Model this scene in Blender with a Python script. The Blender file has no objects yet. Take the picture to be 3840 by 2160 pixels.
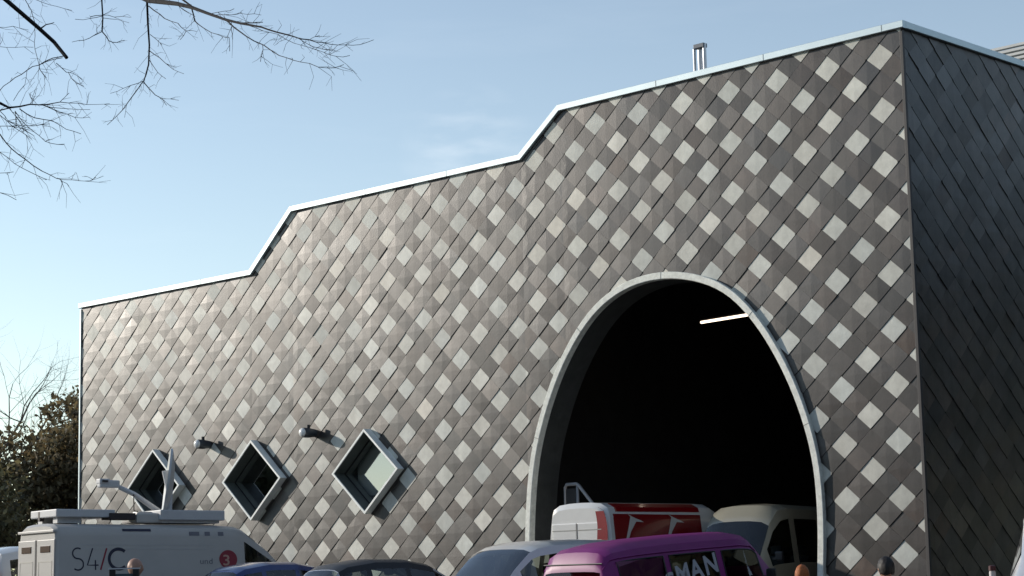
import bpy, bmesh, math, random
import numpy as np
from mathutils import Vector, Matrix
R = math.radians
SC = bpy.context.scene
COL = SC.collection
random.seed(7)

# ------------------------------------------------------------------ camera
CAMPOS = (21.5605, -33.9641, 1.10)
RW = ((0.7181946, 0.69549723, -0.02191176), (-0.11802951, 0.09072727, -0.98885671), (-0.68575911, 0.71277778, 0.14724903))
FPX = 7504.9
cam = bpy.data.cameras.new('camera')
camo = bpy.data.objects.new('camera', cam); COL.objects.link(camo)
r, d, f = [Vector(v) for v in RW]
m = Matrix((( r.x, -d.x, -f.x), (r.y, -d.y, -f.y), (r.z, -d.z, -f.z))).to_4x4()
m.translation = Vector(CAMPOS)
camo.matrix_world = m
cam.sensor_width = 36.0; cam.lens = FPX/3840*36.0
cam.clip_start = 0.1; cam.clip_end = 3000
SC.camera = camo
# ------------------------------------------------------------------ sky and sun
SUN_EL = 17.0
SUN_AZ = 246.5            # compass style: 0 = +Y, 90 = +X
w = bpy.data.worlds.new('World'); SC.world = w; w.use_nodes = True
nt = w.node_tree; bg = nt.nodes['Background']
sky = nt.nodes.new('ShaderNodeTexSky'); sky.sky_type = 'NISHITA'; sky.sun_disc = False
sky.sun_elevation = R(SUN_EL); sky.sun_rotation = R(SUN_AZ)
sky.air_density = 1.0; sky.dust_density = 0.0; sky.ozone_density = 1.0; sky.altitude = 0
# faint high cirrus streaks
tc = nt.nodes.new('ShaderNodeTexCoord')
mp = nt.nodes.new('ShaderNodeMapping'); mp.inputs['Scale'].default_value = (2.0, 2.0, 14.0); mp.inputs['Rotation'].default_value = (0.12, 0.1, 0.2)
nz = nt.nodes.new('ShaderNodeTexNoise'); nz.inputs['Scale'].default_value = 2.2; nz.inputs['Detail'].default_value = 6; nz.inputs['Roughness'].default_value = 0.62
cr = nt.nodes.new('ShaderNodeValToRGB'); cr.color_ramp.elements[0].position = 0.5; cr.color_ramp.elements[1].position = 0.85
cr.color_ramp.elements[1].color = (0.05, 0.05, 0.05, 1)
mx = nt.nodes.new('ShaderNodeMix'); mx.data_type = 'RGBA'
mx.inputs[7].default_value = (7.5, 7.8, 8.2, 1)
nt.links.new(tc.outputs['Generated'], mp.inputs['Vector']); nt.links.new(mp.outputs[0], nz.inputs['Vector'])
nt.links.new(nz.outputs['Fac'], cr.inputs[0]); nt.links.new(cr.outputs[0], mx.inputs[0])
hsn = nt.nodes.new('ShaderNodeHueSaturation'); hsn.inputs['Saturation'].default_value = 0.82; nt.links.new(sky.outputs[0], hsn.inputs['Color'])
nt.links.new(hsn.outputs[0], mx.inputs[6]); nt.links.new(mx.outputs[2], bg.inputs[0])
# one thin wisp high above the roof
dp_ = nt.nodes.new('ShaderNodeVectorMath'); dp_.operation = 'DOT_PRODUCT'; dp_.inputs[1].default_value = (-0.6914, 0.6901, 0.2137)
vn_ = nt.nodes.new('ShaderNodeVectorMath'); vn_.operation = 'NORMALIZE'; nt.links.new(tc.outputs['Generated'], vn_.inputs[0]); nt.links.new(vn_.outputs[0], dp_.inputs[0])
mr_ = nt.nodes.new('ShaderNodeMapRange'); mr_.inputs[1].default_value = 0.9993; mr_.inputs[2].default_value = 0.99998; mr_.inputs[4].default_value = 0.22; nt.links.new(dp_.outputs['Value'], mr_.inputs[0])
mp2 = nt.nodes.new('ShaderNodeMapping'); mp2.inputs['Rotation'].default_value = (0.35, -0.2, 0.1); mp2.inputs['Scale'].default_value = (14, 14, 50)
n2_ = nt.nodes.new('ShaderNodeTexNoise'); n2_.inputs['Scale'].default_value = 2.0; n2_.inputs['Detail'].default_value = 7
nt.links.new(tc.outputs['Generated'], mp2.inputs['Vector']); nt.links.new(mp2.outputs[0], n2_.inputs['Vector'])
m3_ = nt.nodes.new('ShaderNodeMapRange'); m3_.inputs[1].default_value = 0.42; m3_.inputs[2].default_value = 0.75; nt.links.new(n2_.outputs['Fac'], m3_.inputs[0])
ml_ = nt.nodes.new('ShaderNodeMath'); ml_.operation = 'MULTIPLY'; nt.links.new(mr_.outputs[0], ml_.inputs[0]); nt.links.new(m3_.outputs[0], ml_.inputs[1])
mx2 = nt.nodes.new('ShaderNodeMix'); mx2.data_type = 'RGBA'; mx2.inputs[7].default_value = (7.0, 7.2, 7.4, 1)
nt.links.new(ml_.outputs[0], mx2.inputs[0]); nt.links.new(mx.outputs[2], mx2.inputs[6]); nt.links.new(mx2.outputs[2], bg.inputs[0])
bg.inputs[1].default_value = 0.128
sl = bpy.data.lights.new('sun', 'SUN'); sl.energy = 2.7; sl.angle = R(0.53); sl.color = (1.0, 0.905, 0.785)
so = bpy.data.objects.new('sun', sl); COL.objects.link(so)
sd = Vector((math.sin(R(SUN_AZ))*math.cos(R(SUN_EL)), math.cos(R(SUN_AZ))*math.cos(R(SUN_EL)), math.sin(R(SUN_EL))))
so.rotation_euler = sd.to_track_quat('Z', 'Y').to_euler(); so.location = (0, -20, 40)
SC.view_settings.view_transform = 'Standard'; SC.view_settings.look = 'None'
SC.view_settings.exposure = 0.46; SC.view_settings.gamma = 1.0
SC.cycles.max_bounces = 6

# ------------------------------------------------------------------ materials
def mat(name, col, rough=0.6, metal=0.0, spec=0.5, nscale=0, namt=0.0, bump=0.0, bscale=None, col2=None, coat=0.0, emit=None, island=0.0, hue=0.0):
    M = bpy.data.materials.new(name); M.use_nodes = True
    t = M.node_tree; b = t.nodes['Principled BSDF']
    b.inputs['Roughness'].default_value = rough; b.inputs['Metallic'].default_value = metal
    b.inputs['Specular IOR Level'].default_value = spec
    b.inputs['Coat Weight'].default_value = coat; b.inputs['Coat Roughness'].default_value = 0.08
    c = (*col, 1)
    b.inputs['Base Color'].default_value = c
    out = None
    if nscale:
        co = t.nodes.new('ShaderNodeTexCoord'); n = t.nodes.new('ShaderNodeTexNoise')
        n.inputs['Scale'].default_value = nscale; n.inputs['Detail'].default_value = 6; n.inputs['Roughness'].default_value = 0.65
        t.links.new(co.outputs['Object'], n.inputs['Vector'])
        x = t.nodes.new('ShaderNodeMix'); x.data_type = 'RGBA'
        c2 = col2 or tuple(v*(1-namt) for v in col)
        x.inputs[6].default_value = (*c2, 1); x.inputs[7].default_value = (*(tuple(v*(1+namt*0.5) for v in col) if not col2 else col), 1)
        mr = t.nodes.new('ShaderNodeMapRange'); mr.inputs[1].default_value = 0.32; mr.inputs[2].default_value = 0.68
        t.links.new(n.outputs['Fac'], mr.inputs[0]); t.links.new(mr.outputs[0], x.inputs[0])
        out = x.outputs[2]
        if bump:
            n2 = t.nodes.new('ShaderNodeTexNoise'); n2.inputs['Scale'].default_value = bscale or nscale*4; n2.inputs['Detail'].default_value = 8
            t.links.new(co.outputs['Object'], n2.inputs['Vector'])
            bp = t.nodes.new('ShaderNodeBump'); bp.inputs['Strength'].default_value = bump; bp.inputs['Distance'].default_value = 0.02
            t.links.new(n2.outputs['Fac'], bp.inputs['Height']); t.links.new(bp.outputs[0], b.inputs['Normal'])
    if island:
        g = t.nodes.new('ShaderNodeNewGeometry')
        hs = t.nodes.new('ShaderNodeHueSaturation')
        mr = t.nodes.new('ShaderNodeMapRange'); mr.inputs[3].default_value = 1-island; mr.inputs[4].default_value = 1+island
        t.links.new(g.outputs['Random Per Island'], mr.inputs[0]); t.links.new(mr.outputs[0], hs.inputs['Value'])
        if hue:
            mu = t.nodes.new('ShaderNodeMath'); mu.operation = 'MULTIPLY'; mu.inputs[1].default_value = 7.31
            fr = t.nodes.new('ShaderNodeMath'); fr.operation = 'FRACT'
            t.links.new(g.outputs['Random Per Island'], mu.inputs[0]); t.links.new(mu.outputs[0], fr.inputs[0])
            cr = t.nodes.new('ShaderNodeValToRGB'); e = cr.color_ramp.elements
            e[0].position = 0; e[0].color = (0.88, 1.0, 1.12, 1); e[1].position = 1; e[1].color = (1.22, 0.98, 0.84, 1)
            k = e.new(0.5); k.color = (1, 1, 1, 1); k = e.new(0.9); k.color = (1.05, 0.98, 0.97, 1)
            ml = t.nodes.new('ShaderNodeMix'); ml.data_type = 'RGBA'; ml.blend_type = 'MULTIPLY'; ml.inputs[0].default_value = hue
            t.links.new(fr.outputs[0], cr.inputs[0]); t.links.new(cr.outputs[0], ml.inputs[7])
            if out: t.links.new(out, ml.inputs[6])
            else: ml.inputs[6].default_value = c
            out = ml.outputs[2]
        if out: t.links.new(out, hs.inputs['Color'])
        else: hs.inputs['Color'].default_value = c
        out = hs.outputs[0]
    if out: t.links.new(out, b.inputs['Base Color'])
    if emit:
        b.inputs['Emission Color'].default_value = (*emit[0], 1); b.inputs['Emission Strength'].default_value = emit[1]
    return M

def glassmat(name, tint=(0.35, 0.4, 0.38), refl=0.08):
    M = bpy.data.materials.new(name); M.use_nodes = True
    t = M.node_tree; t.nodes.remove(t.nodes['Principled BSDF']); o = t.nodes['Material Output']
    a = t.nodes.new('ShaderNodeBsdfTransparent'); a.inputs[0].default_value = (*tint, 1)
    g = t.nodes.new('ShaderNodeBsdfGlossy'); g.inputs['Roughness'].default_value = 0.015; g.inputs[0].default_value = (0.95, 0.97, 1, 1)
    fr = t.nodes.new('ShaderNodeFresnel'); fr.inputs[0].default_value = 1.52
    ad = t.nodes.new('ShaderNodeMath'); ad.operation = 'ADD'; ad.inputs[1].default_value = refl
    x = t.nodes.new('ShaderNodeMixShader')
    t.links.new(fr.outputs[0], ad.inputs[0]); t.links.new(ad.outputs[0], x.inputs[0])
    t.links.new(a.outputs[0], x.inputs[1]); t.links.new(g.outputs[0], x.inputs[2]); t.links.new(x.outputs[0], o.inputs[0])
    return M

M_SLATE = mat('dark_slate', (0.046, 0.036, 0.030), 0.45, spec=0.58, nscale=2.6, namt=0.4, bump=0.08, bscale=26, island=0.5, hue=1.0)
def slate_extras(M, lo, hi, amt):
    t = M.node_tree; b = t.nodes['Principled BSDF']
    g = t.nodes.new('ShaderNodeNewGeometry'); mu = t.nodes.new('ShaderNodeMath'); mu.operation = 'MULTIPLY'; mu.inputs[1].default_value = 23.7
    fr = t.nodes.new('ShaderNodeMath'); fr.operation = 'FRACT'; mr = t.nodes.new('ShaderNodeMapRange'); mr.inputs[3].default_value = lo; mr.inputs[4].default_value = hi
    t.links.new(g.outputs['Random Per Island'], mu.inputs[0]); t.links.new(mu.outputs[0], fr.inputs[0]); t.links.new(fr.outputs[0], mr.inputs[0]); t.links.new(mr.outputs[0], b.inputs['Roughness'])
    # weathering: streaks that run down the wall and broad patches
    co = t.nodes.new('ShaderNodeTexCoord'); mp_ = t.nodes.new('ShaderNodeMapping'); mp_.inputs['Scale'].default_value = (1.6, 1.6, 0.22)
    n1 = t.nodes.new('ShaderNodeTexNoise'); n1.inputs['Scale'].default_value = 1.0; n1.inputs['Detail'].default_value = 5; n1.inputs['Roughness'].default_value = 0.6
    m1 = t.nodes.new('ShaderNodeMapRange'); m1.inputs[1].default_value = 0.35; m1.inputs[2].default_value = 0.65; m1.inputs[3].default_value = 1-amt; m1.inputs[4].default_value = 1+amt*0.5
    hs = t.nodes.new('ShaderNodeHueSaturation'); src = b.inputs['Base Color'].links[0].from_socket
    t.links.new(co.outputs['Object'], mp_.inputs[0]); t.links.new(mp_.outputs[0], n1.inputs['Vector']); t.links.new(n1.outputs['Fac'], m1.inputs[0])
    t.links.new(m1.outputs[0], hs.inputs['Value']); t.links.new(src, hs.inputs['Color']); t.links.new(hs.outputs[0], b.inputs['Base Color'])
slate_extras(M_SLATE, 0.35, 0.46, 0.3)
_t = M_SLATE.node_tree; _g = _t.nodes.new('ShaderNodeNewGeometry'); _m = _t.nodes.new('ShaderNodeMath'); _m.operation = 'MULTIPLY'; _m.inputs[1].default_value = 51.3
_f = _t.nodes.new('ShaderNodeMath'); _f.operation = 'FRACT'; _r = _t.nodes.new('ShaderNodeMapRange'); _r.inputs[3].default_value = 0.45; _r.inputs[4].default_value = 0.70
_t.links.new(_g.outputs['Random Per Island'], _m.inputs[0]); _t.links.new(_m.outputs[0], _f.inputs[0]); _t.links.new(_f.outputs[0], _r.inputs[0]); _t.links.new(_r.outputs[0], _t.nodes['Principled BSDF'].inputs['Specular IOR Level'])
M_PALE = mat('pale_slate', (0.55, 0.55, 0.49), 0.55, spec=0.5, nscale=4.0, namt=0.16, bump=0.14, bscale=22, island=0.12, hue=0.3)
slate_extras(M_PALE, 0.5, 0.65, 0.12)
M_MEMB = mat('wall_membrane', (0.03, 0.03, 0.032), 0.9)
M_TRIM = mat('aluminium_coping', (0.50, 0.58, 0.61), 0.42, metal=0.5, nscale=1.2, namt=0.08)
M_RIM = mat('concrete_rim', (0.80, 0.81, 0.74), 0.65, nscale=7, namt=0.22, bump=0.3, bscale=60)
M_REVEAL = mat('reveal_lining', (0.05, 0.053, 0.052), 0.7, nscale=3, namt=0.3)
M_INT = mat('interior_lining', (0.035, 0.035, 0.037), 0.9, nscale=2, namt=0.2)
M_ROOF = mat('roof_membrane', (0.22, 0.23, 0.24), 0.8, nscale=2, namt=0.2)
M_WFRAME = mat('window_frame_metal', (0.88, 0.91, 0.87), 0.42, metal=0.0, nscale=6, namt=0.08)
M_WLINE = mat('window_lining', (0.11, 0.125, 0.115), 0.5, nscale=5, namt=0.15)
M_GASK = mat('black_gasket', (0.012, 0.012, 0.014), 0.6)
M_REFLPALE = mat('pale_reflection_board', (0.6, 0.62, 0.58), 0.7, nscale=20, namt=0.05)  # pale tone stands in for sky reflected in the glass
M_STEEL = mat('steel', (0.42, 0.43, 0.46), 0.42, metal=0.8)
M_BLACK = mat('black_plastic', (0.014, 0.015, 0.018), 0.45)
M_TYRE = mat('tyre_rubber', (0.02, 0.02, 0.02), 0.8)
M_ALLOY = mat('alloy_rim', (0.5, 0.51, 0.52), 0.3, metal=0.8)
M_WPANE = glassmat('window_pane', (0.8, 0.82, 0.8), 0.24)
M_CGLASS = glassmat('car_glass', (0.72, 0.78, 0.74), 0.02)
M_WSGLASS = glassmat('windscreen_glass', (0.45, 0.55, 0.5), 0.13)
M_SEAT = mat('seat_fabric', (0.03, 0.032, 0.036), 0.85)
M_LAMPR = mat('red_lamp', (0.35, 0.01, 0.012), 0.15, coat=0.6)
M_LAMPC = mat('clear_lamp', (0.7, 0.72, 0.75), 0.1, metal=0.4)
def paint(name, c, metal=0.0): return mat(name, c, 0.32, metal=metal, coat=0.8, nscale=1.3, namt=0.06)
M_VANW = mat('white_van_paint', (0.46, 0.445, 0.42), 0.4, spec=0.4, nscale=1.3, namt=0.06)
M_RVAN = paint('white_post_van_paint', (0.68, 0.68, 0.66))
M_CREAM = paint('cream_van_paint', (0.36, 0.34, 0.27))
M_RED = paint('red_graphic', (0.22, 0.002, 0.006))
M_PURP = mat('purple_paint', (0.22, 0.016, 0.17), 0.42, spec=0.35, nscale=1.5, namt=0.15)
M_BLUE = paint('blue_paint', (0.012, 0.035, 0.16))
M_SILV = paint('silver_paint', (0.5, 0.5, 0.52), 0.35)
M_PINKG = glassmat('pink_tinted_glass', (0.8, 0.35, 0.5), -0.02)
M_BLIND2 = mat('pink_window_blind', (0.45, 0.09, 0.14), 0.5)
M_BLIND3 = mat('violet_window_blind', (0.20, 0.07, 0.15), 0.6)
M_VIOG = glassmat('violet_tinted_glass', (0.8, 0.65, 0.78), 0.0)

# ------------------------------------------------------------------ object helpers
def tag(o, label=None, cat=None, group=None, kind=None):
    if label: o['label'] = label
    if cat: o['category'] = cat
    if group: o['group'] = group
    if kind: o['kind'] = kind
    return o
def empty(name, loc=(0, 0, 0), rot=(0, 0, 0)):
    o = bpy.data.objects.new(name, None); COL.objects.link(o); o.location = loc; o.rotation_euler = rot
    o.empty_display_size = 0.3
    return o
def mesh(name, verts, faces, mats, parent=None, idx=None, smooth=False, angle=None):
    me = bpy.data.meshes.new(name); me.from_pydata([tuple(v) for v in verts], [], faces)
    if not isinstance(mats, (list, tuple)): mats = [mats]
    for m_ in mats: me.materials.append(m_)
    if idx is not None: me.polygons.foreach_set('material_index', idx)
    me.validate(); me.update()
    o = bpy.data.objects.new(name, me); COL.objects.link(o)
    if parent: o.parent = parent
    if smooth:
        me.polygons.foreach_set('use_smooth', [True]*len(me.polygons))
        if angle: me.set_sharp_from_angle(angle=R(angle))
    return o
class MB:
    """collects shapes into one mesh"""
    def __init__(s): s.v = []; s.f = []; s.i = []
    def add(s, v, f, k=0):
        n = len(s.v); s.v += [tuple(p) for p in v]; s.f += [tuple(a+n for a in q) for q in f]; s.i += [k]*len(f); return s
    def box(s, c, sz, rot=None, k=0, bev=0.0):
        bm = bmesh.new(); bmesh.ops.create_cube(bm, size=1)
        bmesh.ops.scale(bm, vec=sz, verts=bm.verts)
        if bev: bmesh.ops.bevel(bm, geom=bm.edges[:], offset=bev, segments=2, affect='EDGES', profile=0.6)
        if rot is not None: bmesh.ops.rotate(bm, matrix=rot, verts=bm.verts, cent=(0, 0, 0))
        bmesh.ops.translate(bm, vec=c, verts=bm.verts)
        return s.bm(bm, k)
    def bm(s, bm, k=0):
        bm.verts.index_update(); s.add([v.co[:] for v in bm.verts], [[v.index for v in fc.verts] for fc in bm.faces], k); bm.free(); return s
    def tube(s, pts, rad, n=8, k=0, cap=True):
        pts = [Vector(p) for p in pts]; rs = rad if isinstance(rad, (list, tuple)) else [rad]*len(pts)
        base = len(s.v); a = None
        for i, p in enumerate(pts):
            t = (pts[min(i+1, len(pts)-1)]-pts[max(i-1, 0)]).normalized()
            if a is None: a = t.orthogonal().normalized()
            else: a = (a-t*a.dot(t)).normalized()
            b = t.cross(a)
            for j in range(n):
                th = 2*math.pi*j/n; s.v.append(tuple(p+(a*math.cos(th)+b*math.sin(th))*rs[i]))
        for i in range(len(pts)-1):
            for j in range(n):
                s.f.append((base+i*n+j, base+i*n+(j+1) % n, base+(i+1)*n+(j+1) % n, base+(i+1)*n+j)); s.i.append(k)
        if cap:
            s.f.append(tuple(base+j for j in range(n))[::-1]); s.i.append(k)
            e = base+(len(pts)-1)*n; s.f.append(tuple(e+j for j in range(n))); s.i.append(k)
        return s
    def ball(s, c, rx, ry=None, rz=None, sub=3, k=0):
        bm = bmesh.new(); bmesh.ops.create_icosphere(bm, subdivisions=sub, radius=1)
        bmesh.ops.scale(bm, vec=(rx, ry or rx, rz or rx), verts=bm.verts); bmesh.ops.translate(bm, vec=c, verts=bm.verts)
        return s.bm(bm, k)
    def build(s, name, mats, parent=None, smooth=False, angle=None):
        return mesh(name, s.v, s.f, mats, parent, s.i, smooth, angle)
def text_mesh(txt, size, ext=0.003, off=0.0, shear=0.0):
    cu = bpy.data.curves.new('t', 'FONT'); cu.body = txt; cu.size = size; cu.extrude = ext; cu.offset = off; cu.shear = shear
    cu.align_x = 'LEFT'; cu.resolution_u = 3
    o = bpy.data.objects.new('t', cu); COL.objects.link(o)
    me = bpy.data.meshes.new_from_object(o.evaluated_get(bpy.context.evaluated_depsgraph_get()))
    v = [tuple(a.co) for a in me.vertices]; fc = [tuple(p.vertices) for p in me.polygons]
    bpy.data.objects.remove(o); bpy.data.curves.remove(cu); bpy.data.meshes.remove(me)
    return v, fc

# ------------------------------------------------------------------ pixel (3840 wide photo) -> ray, used to measure the place
def pray(px, py):
    a, b = (px-1920)/FPX, (py-1080)/FPX
    return Vector([RW[0][i]*a+RW[1][i]*b+RW[2][i] for i in range(3)])
def at(px, py, dist): return Vector(CAMPOS)+pray(px, py)*dist

# ------------------------------------------------------------------ ground
CTRL = [(-12.4, -12.2, -.10), (-12, -6, -.1), (-8.6, -10.8, .06), (-5.8, -10.9, -.06), (-3.5, -9.6, -.03), (-3.5, -5, 0.05), (-.7, -9.5, -.14), (-.4, -5, 0.08),
        (-6, -2, .04), (-3.7, -1, .02), (7.2, -14, -.42), (9.5, -15.5, -.42), (21, -34, -.5), (12, -25, -.45), (0, -20, -.2), (-10, -20, -.1), (-20, -8, 0), (-30, 0, 0), (-20, 0, 0), (0, 0, -.02), (6, 0, -.1), (9, -9, -.35), (-5, 5, 0.02), (-5, 12, 0)]
def gz(x, y):
    W = S = 0
    for a, b, c in CTRL:
        q = 1/((x-a)**2+(y-b)**2+1.5)**2; W += q; S += q*c
    return S/W
def axis_pts(lo, hi, step, far): 
    a = [lo-far, lo-far*0.4, lo-far*0.12, lo-30]; b = [hi+30, hi+far*0.12, hi+far*0.4, hi+far]
    n = int((hi-lo)/step); return a+[lo+(hi-lo)*i/n for i in range(n+1)]+b
gx = axis_pts(-40, 30, 1.0, 1400); gy = axis_pts(-42, 30, 1.0, 1400)
gv = [(x, y, gz(x, y) if abs(x) < 60 and abs(y) < 60 else -0.1) for y in gy for x in gx]
nx = len(gx)
gf = [(j*nx+i, j*nx+i+1, (j+1)*nx+i+1, (j+1)*nx+i) for j in range(len(gy)-1) for i in range(nx-1)]
M_ASPH = mat('asphalt', (0.055, 0.055, 0.056), 0.88, nscale=1.1, namt=0.3, bump=0.6, bscale=120)
tag(mesh('ground', gv, gf, M_ASPH, smooth=True), kind='structure')
M_PAINTL = mat('road_paint', (0.6, 0.6, 0.56), 0.7, nscale=9, namt=0.25)
pm = MB()
for x in (-14.8, -10.1, -7.2, -4.65, -2.1, 1.0, 3.8, 6.6):
    n = 8; y0, y1 = -13.0, -7.5
    for i in range(n):
        a, b = y0+(y1-y0)*i/n, y0+(y1-y0)*(i+1)/n
        v = [(px, py, gz(px, py)+0.012) for px, py in ((x-.05, a), (x+.05, a), (x+.05, b), (x-.05, b))]
        pm.add(v, [(0, 1, 2, 3)])
tag(pm.build('parking_markings', M_PAINTL), kind='structure')

# ------------------------------------------------------------------ the building
B = empty('event_hall'); tag(B, 'large stepped hall clad in diamond slates with a tall arched doorway', 'building')
DD = 0.56; WW = 1.16*DD                       # full diagonals of one slate
X0 = 0.81*WW                                  # lattice column of the corner
ZJ = 18.79507*DD+1.10                         # height of lattice row 0
XL = -29.03
TOPS = [(XL, 9.66), (-20.93, 9.66), (-19.19, 11.16), (-10.70, 11.16), (-9.40, 12.13), (0.0, 12.13)]
def clip(poly, a, b, c):                      # keep a*x+b*z<=c
    out = []
    for i in range(len(poly)):
        p, q = poly[i], poly[(i+1) % len(poly)]
        dp, dq = a*p[0]+b*p[1]-c, a*q[0]+b*q[1]-c
        if dp <= 0: out.append(p)
        if (dp < 0 < dq) or (dq < 0 < dp):
            t = dp/(dp-dq); out.append((p[0]+(q[0]-p[0])*t, p[1]+(q[1]-p[1])*t))
    return out
def area(p): return abs(sum(p[i][0]*p[(i+1) % len(p)][1]-p[(i+1) % len(p)][0]*p[i][1] for i in range(len(p))))/2 if len(p) > 2 else 0
def subtract(polys, conv):                    # conv: convex, counter-clockwise in (x,z)
    res = []
    for p in polys:
        rest = p
        for i in range(len(conv)):
            (x1, z1), (x2, z2) = conv[i], conv[(i+1) % len(conv)]
            a, b = (z2-z1), -(x2-x1); c = a*x1+b*z1      # inside: a*x+b*z<=c
            o = clip(rest, -a, -b, -c)
            if area(o) > 1e-4: res.append(o)
            rest = clip(rest, a, b, c)
            if area(rest) < 1e-5: break
    return res
# arch outline (outer edge of its rim, on the facade), from ground up one side and down the other
ARCH = [(-10.80, -0.4), (-10.79, 1.2), (-10.77, 2.16), (-10.71, 2.94), (-10.63, 3.58), (-10.5, 4.2), (-10.31, 4.75), (-10.05, 5.35), (-9.74, 5.93), (-9.38, 6.45), (-9.0, 6.9), (-8.6, 7.27),
        (-8.15, 7.56), (-7.66, 7.76), (-7.15, 7.88), (-6.6, 7.92), (-6.05, 7.88), (-5.5, 7.76), (-4.98, 7.58), (-4.5, 7.31), (-4.12, 6.97), (-3.78, 6.58), (-3.48, 6.16), (-3.2, 5.7),
        (-2.97, 5.25), (-2.77, 4.78), (-2.6, 4.3), (-2.48, 3.85), (-2.39, 3.35), (-2.355, 2.7), (-2.36, 2.0), (-2.42, 1.2), (-2.46, 0.5), (-2.48, -0.4)]
def resample(P, n):
    d = [0]
    for a, b in zip(P, P[1:]): d.append(d[-1]+math.dist(a, b))
    out = []; k = 0
    for i in range(n):
        t = d[-1]*i/(n-1)
        while k < len(P)-2 and d[k+1] < t: k += 1
        u = (t-d[k])/(d[k+1]-d[k]); p0 = P[max(k-1, 0)]; p1 = P[k]; p2 = P[k+1]; p3 = P[min(k+2, len(P)-1)]
        out.append(tuple(0.5*((2*b)+(-a+c)*u+(2*a-5*b+4*c-e)*u*u+(-a+3*b-3*c+e)*u**3) for a, b, c, e in zip(p0, p1, p2, p3)))
    return out
ARCH = resample(ARCH, 90)
for _ in range(4): ARCH = [ARCH[0]]+[tuple((a+2*b+c)/4 for a, b, c in zip(ARCH[i-1], ARCH[i], ARCH[i+1])) for i in range(1, len(ARCH)-1)]+[ARCH[-1]]
def offset(P, d):                             # positive = into the opening
    out = []
    for i in range(len(P)):
        a = P[max(i-1, 0)]; b = P[min(i+1, len(P)-1)]; tx, tz = b[0]-a[0], b[1]-a[1]; l = math.hypot(tx, tz)
        out.append((P[i][0]+tz/l*d, P[i][1]-tx/l*d))
    return out
ARCH_IN = offset(ARCH, 0.155)
ARCH_MID = offset(ARCH, 0.08)
def inside_arch(p):
    c = False; P = ARCH_MID
    for i in range(len(P)):
        (x1, z1), (x2, z2) = P[i], P[(i+1) % len(P)]
        if (z1 > p[1]) != (z2 > p[1]) and p[0] < (x2-x1)*(p[1]-z1)/(z2-z1)+x1: c = not c
    return c
WINC = [(-16.19, 4.035), (-20.73, 4.05), (-25.14, 4.08)]     # window centres
WHX, WHZ = 1.245, 1.072
def rhomb(cx, cz, hx, hz): return [(cx, cz-hz), (cx+hx, cz), (cx, cz+hz), (cx-hx, cz)]
def slates(to3, jmin, jmax, imin, imax, region, holes, pale, name, parent, arch=False):
    """lapped rhombic slates, each a tilted slab; to3(x, out, z) maps to the place"""
    T = 0.0095; s = 2*T/DD
    V = []; F = []; I = []
    for jj in range(jmin, jmax+1):
        for ii in range(imin, imax+1):
            if (ii+jj) % 2: continue
            x = ii/2*WW-X0; z = ZJ-jj/2*DD
            hx, hz = WW/2-0.0025, DD/2-0.0025
            k = 0.012                        # clipped side corners
            n = 0.022
            base = [(x, z-hz), (x+hx-n, z-n*DD/WW), (x+hx-n, z+n*DD/WW), (x, z+hz), (x-hx+n, z+n*DD/WW), (x-hx+n, z-n*DD/WW)]
            polys = [base]
            pl = []
            for reg in region:
                q = base
                for h in reg: q = clip(q, *h)
                if area(q) > 2e-4: pl.append(q)
            for hp in holes:
                if abs(hp[0][0]-x) < 2 and abs(hp[1][1]-z) < 2: pl = subtract(pl, hp)
            if arch and -11.6 < x < -1.6 and z < 8.6:
                ins = [inside_arch(p) for p in base]
                if all(ins): continue
                if any(ins):
                    b = min(range(len(ARCH_MID)-1), key=lambda t: (ARCH_MID[t][0]-x)**2+(ARCH_MID[t][1]-z)**2)
                    p1, p2 = ARCH_MID[max(b-1, 0)], ARCH_MID[min(b+1, len(ARCH_MID)-1)]
                    tx, tz = p2[0]-p1[0], p2[1]-p1[1]
                    # opening lies to the right of the direction of travel
                    a_, b_ = tz, -tx
                    pl = [clip(q, a_, b_, a_*p1[0]+b_*p1[1]) for q in pl]
                    pl = [q for q in pl if area(q) > 2e-4]
            ispale = pale and ii % 2 == 0 and jj % 2 == 0 and (ii//2+jj//2) % 2 == 0
            tx_, tz_ = random.gauss(0, 0.009), random.gauss(0, 0.009); dz = random.gauss(0, 0.0024)
            tk = T*random.uniform(0.7, 1.2)
            for q in pl:
                b0 = len(V); nq = len(q)
                for (px, pz) in q:
                    o = 0.016+2*T-s*(pz-(z-DD/2))+dz+tx_*(px-x)+tz_*(pz-z)
                    V.append(to3(px, o, pz))
                for (px, pz) in q:
                    o = 0.016+2*T-s*(pz-(z-DD/2))+dz+tx_*(px-x)+tz_*(pz-z)-tk*0.95-0.007
                    V.append(to3(px, o, pz))
                cx_ = sum(p[0] for p in q)/nq; cz_ = sum(p[1] for p in q)/nq; ci = len(V)
                V.append(to3(cx_, 0.016+2*T-s*(cz_-(z-DD/2))+dz+tx_*(cx_-x)+tz_*(cz_-z)+random.uniform(0.0008, 0.0050)*min(1, area(q)/0.15), cz_))
                for t in range(nq): F.append((b0+t, b0+(t+1) % nq, ci)); I.append(1 if ispale else 0)
                for t in range(nq):
                    u = (t+1) % nq; F.append((b0+u, b0+t, b0+nq+t, b0+nq+u)); I.append(1 if ispale else 0)
    return mesh(name, V, F, [M_SLATE, M_PALE], parent, I)
regs = []
for (a, b) in zip(TOPS, TOPS[1:]):
    tx, tz = b[0]-a[0], b[1]-a[1]
    regs.append([(-1, 0, -a[0]), (1, 0, b[0]), (-tz, tx, -tz*a[0]+tx*a[1]), (0, -1, 0.3)])
holes = [rhomb(cx, cz, WHX-0.03, WHZ-0.026) for cx, cz in WINC]
slates(lambda x, o, z: (x, -o, z), -6, 46, -92, 4, regs, holes, True, 'facade_slates', B, arch=True)
WALL_Y = 26.0
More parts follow.
